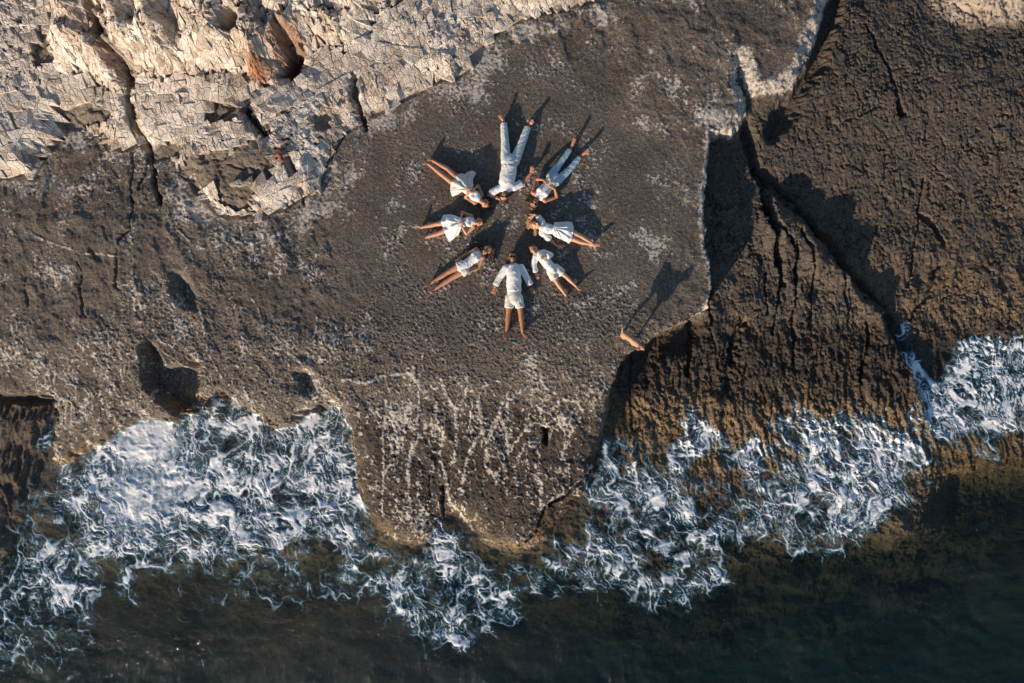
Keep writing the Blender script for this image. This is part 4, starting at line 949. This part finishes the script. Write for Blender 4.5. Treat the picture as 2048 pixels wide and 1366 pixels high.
    # clothes
    aa = (axis_.x, axis_.y); I = .016
    for it in wear:
        kd = it['kind']; m = it['mat']; C = Lump(); sd = it.get('seed', 3)
        if kd in ('shirt', 'tshirt', 'tank', 'top'):
            lo = it.get('lo', -.02); hi = it.get('hi', 1.0); ts = [lo + (hi - lo) * t for t in (0, .2, .4, .6, .8, 1)]
            P_, R_ = [], []
            loose = it.get('loose', .016)
            for t in ts:
                p = T(t); p.z = .112 * S + GZ; P_.append(p)
                wid = np.interp(t, [-.14, 0, .22, .45, .68, .88, 1.0], [hw, hw, hw * .95, ww * (1.0 if kd in ('tank', 'top') else 1.08), cw * .96, cw * .98, cw * .80])
                dep = np.interp(t, [-.14, 0, .22, .45, .68, .88, 1.0], [d * .95, d, d * .95, d * .9, d * 1.05, d, d * .74])
                R_.append((wid + loose, dep + loose * .8))
            C.loft(P_[::-1], R_[::-1], n=24, flat=True)
            if female:
                for sg in (-.45, .45): c = T(.74) + lat.normalized() * (shw * sg); c.z = .168 * S + GZ; C.ball(c, (.062 * S,) * 3)
            sl = it.get('sleeve', 0)
            for side, (p, z) in enumerate(zip(J['arms'], arms_z)):
                s_, e, wr, tp = [W(q, zz * S) for q, zz in zip(p, z)]
                rs = .049 * S * (.86 if female else 1) + .017
                if sl > 0:
                    C.loft([T(.90).lerp(s_, .45), s_], [.078 * S, .066 * S + .006])
                    if sl <= 1: C.loft([s_, s_.lerp(e, sl)], [rs * 1.12, rs * 1.25], flat=True)
                    else:
                        C.loft([s_, s_.lerp(e, .5), e], [rs * 1.15, rs * 1.1, rs * .98]); en = e.lerp(wr, sl - 1); C.loft([e, en], [rs * .98, rs * .92], flat=True)
                        cf = Lump(); q1 = e.lerp(wr, max(0, sl - 1 - .22)); cf.loft([q1, en + (wr - e).normalized() * .004], [rs * 1.04, rs * 1.04], flat=True); cf.build('cuff', m, root, 0.008, 1, (aa, .006, .03, .05, 9), O)
            if it.get('collar'):
                cl = Lump()
                for sg in (-1, 1):
                    n0 = g + flat_ * 0; sv = lat.normalized(); a0_ = T(1.0) + sv * (.062 * S * sg) + axis_ * .02; a0_.z = .16 * S; a1_ = T(.86) + sv * (.028 * S * sg); a1_.z = .235 * S * .98
                    a2_ = T(1.0) + sv * (.02 * sg) + axis_ * .03; a2_.z = .12 * S
                    cl.loft([a0_, a1_], [(.026, .008), (.012, .006)])
                cl.build('collar', m, root, 0.006, 1, None, O)
            ob = C.build(kd if kd != 'tank' else 'tank_top', m, root, 0.009, 2, (aa, it.get('amp', .012), it.get('la', .13), .20, sd), O)
            if it.get('buttons'):
                for k in range(6):
                    bt = Lump(); p = T(.12 + .13 * k); p.z = .112 * S + d + .03; bt.ball(p, (.007, .007, .004)); bt.build('button', M_BTN, ob, None, origin=O)
            if it.get('straps'):
                st = Lump()
                for sg in (-.5, .5):
                    p1 = T(.82) + lat.normalized() * (shw * sg); p1.z = .205 * S; p2 = T(1.02) + lat.normalized() * (shw * sg * 1.1); p2.z = .17 * S; p3 = T(1.06) + lat.normalized() * (shw * sg * 1.1); p3.z = .1 * S
                    st.loft([p1, p2, p3], [(.012, .005)] * 3, n=8)
                st.build('straps', m, root, None, origin=O)
        elif kd in ('pants', 'shorts'):
            lg = it['len']; P_ = [T(-.12), T(0), T(it.get('waist', .16))]
            for p in P_: p.z = .108 * S + GZ
            C.loft(P_, [(hw * .86 + I, d * .9 + I), (hw + I, d + I * .8), (hw * .95 + I, d * .95 + I * .7)], n=24)
            for q in J['legs']:
                h, k, a = W(q[0], .095 * S), W(q[1], (q[4] if len(q) > 4 else .075) * S), W(q[2], (q[5] if len(q) > 5 else .055) * S); rt = .084 * S
                fit = it.get('fit', .016)
                if lg <= 1: e_ = h.lerp(k, lg); C.loft([h, e_], [rt + fit, (rt * .90 + fit * 1.5)], flat=True)
                else:
                    C.loft([h, h.lerp(k, .5), k], [rt + fit, rt * .86 + fit, rt * .68 + fit]); e_ = k.lerp(a, lg - 1); C.loft([k, k.lerp(e_, .5), e_], [rt * .68 + fit, rt * .64 + fit, rt * .50 + fit], flat=True)
            C.build('trousers' if kd == 'pants' else 'shorts', m, root, 0.009, 2, (aa, it.get('amp', .011), it.get('la', .12), .18, sd), O)
        elif kd in ('skirt',):
            out = [wxy(ox + x / sc_, oy + y / sc_, .05) for x, y in it['outline']]; wa = wxy(ox + it['waist'][0] / sc_, oy + it['waist'][1] / sc_, .1)
            fl = [(*wxy(ox + f_[0] / sc_, oy + f_[1] / sc_), f_[2], f_[3]) for f_ in it.get('flare', ())]
            skirt(it.get('name', 'skirt'), out, wa, caps, m, root, O, it.get('folds', 15), it.get('amp', .014), sd, flare=fl)
        elif kd == 'belt':
            p = T(it['t']); p.z = .11 * S + GZ; C.loft([p - axis_ * .014, p + axis_ * .014], [(ww + .034, d + .024)] * 2, n=24); C.build('waist_band', m, root, None, origin=O)
        elif kd == 'watch':
            s_, e, wr, tp = [W(q, zz * S) for q, zz in zip(J['arms'][it['arm']], arms_z[it['arm']])]; dv = (wr - e).normalized()
            C.loft([wr - dv * .03, wr - dv * .006], [.036 * S] * 2, n=14); c = wr - dv * .018; c.z += .034 * S; C.ball(c, (.020, .020, .008)); C.build('wristwatch', m, root, None, origin=O)
    return root

GR = ((.105, .055, .045, .035), (.105, .055, .045, .035))
person('man in white long sleeved shirt and white shorts lying arms out, nearest the sea', (970, 490, 6.83),
       dict(top=(368, 98), chin=(384, 240), neck=(385, 268), pelvis=(398, 700), arms=[((290, 312), (200, 445), (136, 570), (100, 715)), ((492, 308), (568, 445), (632, 565), (672, 695))],
            legs=[((340, 720), (322, 930), (300, 1180), (268, 1295)), ((455, 720), (490, 930), (512, 1175), (575, 1282))], thumb=(-1, 1)),
       1.0, M_SK3, M_HDARK, GR, [dict(kind='shorts', mat=M_WARM, len=.64, fit=.014, waist=.2), dict(kind='shirt', mat=M_WHITE, sleeve=1.82, lo=.17, collar=True, buttons=True, loose=.022, amp=.016), dict(kind='watch', mat=M_WATCH, arm=1)],
       cut='short', glasses=True, beard=True)
person('man in white t-shirt and long pale trousers with one hand behind his head', (970, 220, 6.83),
       dict(top=(258, 1268), chin=(272, 1118), neck=(278, 1085), pelvis=(345, 720), arms=[((395, 1060), (525, 985), (625, 870), (655, 770)), ((168, 1085), (55, 1160), (190, 1212), (250, 1225))],
            legs=[((405, 700), (505, 450), (592, 220), (668, 145)), ((285, 700), (275, 450), (255, 165), (200, 68))], thumb=(1, 1)),
       1.0, M_SK1, M_HDARK, ((.105, .06, .10, .15), (.105, .06, .06, .05)), [dict(kind='pants', mat=M_LINEN, len=1.93, fit=.024, amp=.014), dict(kind='tshirt', mat=M_WHITE, sleeve=.75, lo=.15, loose=.018, amp=.014, collar=True)],
       cut='short', glasses=True, beard=True)
person('woman in white sleeveless top, pale ripped jeans and sunglasses with hands joined on her belly', (1040, 260, 8.0375),
       dict(top=(180, 1258), chin=(262, 1125), neck=(295, 1085), pelvis=(535, 800), arms=[((405, 1140), (592, 1075), (560, 955), (445, 840)), ((205, 1005), (262, 790), (370, 800), (520, 900))],
            legs=[((590, 830), (790, 640), (965, 430), (1145, 300)), ((490, 750), (650, 530), (812, 305), (905, 92))], thumb=(1, -1)),
       .95, M_SK3, M_HBR, ((.105, .075, .235, .25), (.105, .075, .235, .265)), [dict(kind='pants', mat=M_DENIM, len=1.93, fit=.012, waist=.2, amp=.010), dict(kind='tank', mat=M_WHITE, lo=.06, hi=.96, loose=.010, amp=.008)],
       hair=[([(230, 1180, .09), (160, 1130, .04), (120, 1090, .03)], .075, 26), ([(200, 1240, .08), (160, 1200, .05)], .06, 14)], glasses=True, female=True)
person('blond woman in short belted white dress with one arm raised to her hair', (1040, 410, 11.377),
       dict(top=(262, 418), chin=(440, 500), neck=(500, 510), pelvis=(960, 590), arms=[((520, 420), (400, 265), (325, 215), (240, 300)), ((500, 640), (675, 790), (840, 930), (965, 955))],
            legs=[((1050, 560), (1400, 720), (1640, 870), (1830, 940), .085, .07), ((1010, 680), (1350, 830), (1610, 895), (1760, 930))], thumb=(1, 1)),
       .92, M_SK2, M_HBL, ((.11, .10, .12, .10), (.10, .055, .04, .035)),
       [dict(kind='shirt', mat=M_WHITE, sleeve=1.0, lo=.2, hi=.97, loose=.02, amp=.014, la=.12), dict(kind='skirt', name='dress_skirt', mat=M_WHITE, waist=(780, 545), folds=17, amp=.016, outline=[(770, 410), (900, 405), (1050, 392), (1180, 402), (1198, 480), (1215, 545), (1190, 700), (1170, 820), (1100, 890), (1060, 850), (930, 800), (800, 745), (745, 705)]), dict(kind='belt', mat=M_WHITE, t=.36)],
       hair=[([(300, 420, .08), (210, 440, .06), (160, 470, .04)], .07, 26), ([(280, 380, .07), (215, 300, .05), (185, 220, .03)], .06, 20), ([(330, 520, .05), (360, 600, .03), (330, 680, .025)], .035, 9)], female=True, face=(0.05, 0.35, .93))
person('boy in untucked white shirt and white shorts with one hand on his chest', (1040, 470, 9.107),
       dict(top=(212, 205), chin=(290, 335), neck=(312, 350), pelvis=(590, 630), arms=[((290, 392), (245, 540), (288, 700), (350, 850)), ((430, 318), (562, 370), (480, 398), (372, 428))],
            legs=[((560, 660), (680, 880), (838, 1100), (852, 1250)), ((650, 600), (850, 765), (1015, 930), (1112, 1030))], thumb=(-1, 1)),
       .80, M_SK2, M_HBR, ((.105, .055, .045, .03), (.105, .13, .25, .262)), [dict(kind='shorts', mat=M_WARM, len=.62, fit=.022), dict(kind='shirt', mat=M_WHITE, sleeve=1.85, lo=-.02, loose=.026, amp=.018, collar=True, buttons=True)],
       cut='short', hair=[([(230, 240, .10), (190, 200, .06), (170, 250, .05)], .06, 14)], face=(-.15, -.1, .95))
person('woman in short striped white playsuit, dark hair fanned out, both hands on her hips', (840, 470, 10.506),
       dict(top=(1492, 245), chin=(1345, 365), neck=(1300, 400), pelvis=(920, 670), arms=[((1330, 480), (1240, 690), (1040, 775), (890, 765)), ((1185, 300), (960, 410), (835, 490), (785, 620))],
            legs=[((935, 745), (640, 920), (335, 1120), (150, 1180)), ((865, 635), (570, 795), (245, 1000), (85, 1065))], thumb=(-1, 1)),
       .92, M_SK1, M_HDARK, ((.105, .07, .12, .17), (.105, .07, .13, .18)), [dict(kind='shorts', mat=M_WHITE, len=.20, fit=.028), dict(kind='top', mat=M_WHITE, lo=.02, hi=.84, loose=.014, straps=True, amp=.018, la=.11)],
       hair=[([(1440, 230, .08), (1330, 190, .05), (1200, 185, .03), (1090, 190, .025)], .05, 30), ([(1490, 260, .07), (1540, 300, .04), (1500, 420, .03), (1500, 570, .025)], .055, 30), ([(1500, 220, .06), (1560, 230, .04)], .07, 14)], female=True, face=(-.1, -.45, .88))
person('young woman in white sleeveless dress with flared skirt, hands clasped at the waist', (820, 400, 12.047),
       dict(top=(1752, 530), chin=(1560, 530), neck=(1525, 550), pelvis=(1090, 570), arms=[((1530, 650), (1365, 825), (1265, 665), (1195, 520)), ((1480, 395), (1255, 295), (1228, 440), (1245, 590))],
            legs=[((1060, 650), (720, 795), (355, 905), (240, 1030)), ((1060, 510), (620, 585), (300, 655), (110, 598))], thumb=(-1, 1)),
       .86, M_SK2, M_HBR, ((.105, .06, .22, .235), (.105, .06, .225, .25)),
       [dict(kind='top', mat=M_WHITE, lo=.12, hi=.96, loose=.012, amp=.008), dict(kind='skirt', name='dress_skirt', mat=M_WHITE, waist=(1230, 565), folds=11, amp=.016, outline=[(800, 358), (960, 362), (1085, 388), (1200, 440), (1250, 480), (1262, 620), (1240, 710), (1180, 840), (1060, 935), (948, 1012), (870, 870), (790, 650), (752, 520), (775, 430)])],
       hair=[([(1680, 460, .08), (1770, 500, .05), (1780, 570, .03)], .05, 20), ([(1700, 600, .06), (1620, 700, .03), (1590, 790, .025)], .035, 14), ([(1640, 430, .05), (1700, 400, .03)], .04, 10)], female=True, face=(-.05, -.3, .93))
person('young woman in white top and wind blown white skirt with hands meeting at her waist', (840, 300, 11.386),
       dict(top=(1568, 1258), chin=(1395, 1170), neck=(1350, 1140), pelvis=(1010, 850), arms=[((1245, 1205), (1035, 1090), (1085, 1010), (1090, 930)), ((1400, 1030), (1320, 810), (1255, 870), (1150, 935))],
            legs=[((930, 880), (540, 590), (200, 325), (100, 282)), ((1010, 780), (630, 435), (300, 250), (178, 198))], thumb=(1, 1)),
       .92, M_SK1, M_HDARK, ((.105, .06, .20, .235), (.105, .06, .20, .235)),
       [dict(kind='top', mat=M_WHITE, lo=.12, hi=.93, loose=.012, amp=.012), dict(kind='skirt', mat=M_WARM, waist=(1090, 925), folds=10, amp=.02, flare=[(1180, 560, .06, .07), (900, 700, .05, .03)], outline=[(690, 900), (705, 820), (765, 700), (870, 580), (940, 548), (1020, 570), (1062, 508), (1200, 465), (1285, 520), (1232, 620), (1205, 700), (1225, 850), (1190, 930), (1110, 975), (1030, 975), (960, 985), (880, 1030), (735, 1070), (705, 980)])],
       hair=[([(1560, 1200, .07), (1600, 1260, .04), (1540, 1340, .03)], .06, 24), ([(1480, 1290, .06), (1440, 1350, .03), (1380, 1380, .025)], .06, 24)], female=True, face=(.05, -.2, .95))

# ------------------------------------------------------------------ dog
M_FUR = None
b = NB('tan_fur'); n1 = b.noise(45, 4, 0.7); M_FUR = b.finish(b.mix(b.ramp(n1, 0.35, 0.65), (0.40, 0.20, 0.11), (0.66, 0.40, 0.25)), 0.8, b.bump(n1, 0.9, 0.012))
b = NB('brown_fur'); M_EAR = b.finish((0.20, 0.075, 0.035), .8)
b = NB('dark_nose'); M_NOSE = b.finish((0.02, 0.015, 0.013), 0.4)
def dog():
    x0, y0 = wxy(1247, 668, .3); x1, y1 = wxy(1275, 688, .3)
    gz = ground((x0 + x1) / 2, (y0 + y1) / 2) + 0.01
    root = bpy.data.objects.new('dog', None); col.objects.link(root); root.location = ((x0 + x1) / 2, (y0 + y1) / 2, gz)
    root['label'] = 'tan short haired dog standing at the broken edge of the slab'; root['category'] = 'dog'
    d = Vector((x1 - x0, y1 - y0, 0)); L = d.length; f = d.normalized(); s = Vector((-f.y, f.x, 0)); up = Vector((0, 0, 1))
    def P(a, c, z): return f * a + s * c + up * z
    B = Lump(); h = L / 2
    B.loft([P(-h, 0, .345), P(-h * .5, 0, .335), P(0, 0, .325), P(h * .5, 0, .31), P(h * .95, 0, .325)], [(.072, .085), (.066, .080), (.062, .085), (.085, .110), (.072, .095)], n=16)
    for c in (-.045, .045):
        B.loft([P(h * .75, c, .31), P(h * .68, c, .20), P(h * .74, c, .10), P(h * .72, c, .03)], [.038, .026, .019, .016]); B.loft([P(h * .72, c, .018), P(h * .72 + .03, c, .016)], [.021, .017])
        B.loft([P(-h * .85, c, .33), P(-h * .62, c * 1.1, .225), P(-h * 1.05, c, .13), P(-h * .98, c, .03)], [.055, .040, .020, .016]); B.loft([P(-h * .98, c, .018), P(-h * .98 + .03, c, .016)], [.021, .017])
    B.loft([P(h * .9, 0, .35), P(h * 1.12, -.008, .40), P(h * 1.34, -.02, .43)], [.060, .044, .044])
    B.ball(P(h * 1.46, -.022, .445), (.062, .056, .052), f); B.loft([P(h * 1.6, -.022, .435), P(h * 1.88, -.03, .42)], [(.030, .028), (.020, .018)])
    B.loft([P(-h * 1.15, 0, .37), P(-h * 1.45, .03, .41), P(-h * 1.6, .08, .46)], [.022, .018, .010])
    B.build('body', M_FUR, root, 0.008, 2)
    for sg in (-1, 1):
        E = Lump(); E.loft([P(h * 1.36, -.022 + sg * .042, .475), P(h * 1.28, -.022 + sg * .080, .46), P(h * 1.26, -.022 + sg * .100, .42)], [(.030, .010), (.028, .008), (.010, .005)]); E.build('ear', M_EAR, root, None)
        E = Lump(); E.ball(P(h * 1.62, -.022 + sg * .028, .470), (.006, .006, .006)); E.build('eye', M_NOSE, root, None)
    E = Lump(); E.ball(P(h * 1.92, -.03, .425), (.009, .012, .009), f); E.build('nose', M_NOSE, root, None)
dog()

# ------------------------------------------------------------------ rust red rock fragment caught in the cracked strata
b = NB('iron_stained_rock'); n1 = b.noise(25, 4, 0.6); M_IRON = b.finish(b.mix(b.ramp(n1, .35, .65), (0.14, 0.045, 0.025), (0.34, 0.12, 0.06)), 0.85, b.bump(n1, .8, .02))
ax_, ay_ = wxy(562, 312, .3)
# plan position under the apparent one
gz = ground(ax_, ay_)
E = Lump()
for (a, c, z, r) in ((0, 0, .05, .05), (.05, .03, .06, .045), (.04, -.06, .05, .04), (.07, -.12, .05, .045), (-.05, -.02, .04, .035), (.01, .07, .05, .04), (-.06, -.09, .03, .03), (.03, -.03, .08, .03)):
    E.ball((a, c, z), (r * 1.2, r, r * .8), (1, .6, 0))
o = E.build('rock_fragment', M_IRON, None, 0.012, 1, ((1, 0), .02, .05, .06, 4)); o.location = (ax_, ay_, gz + .06)
o['label'] = 'rust red lumpy rock fragment lying on the pale cracked strata'; o['category'] = 'rock'
print('tris', sum(len(o.data.loop_triangles) if o.data and hasattr(o.data, 'loop_triangles') else 0 for o in bpy.data.objects))
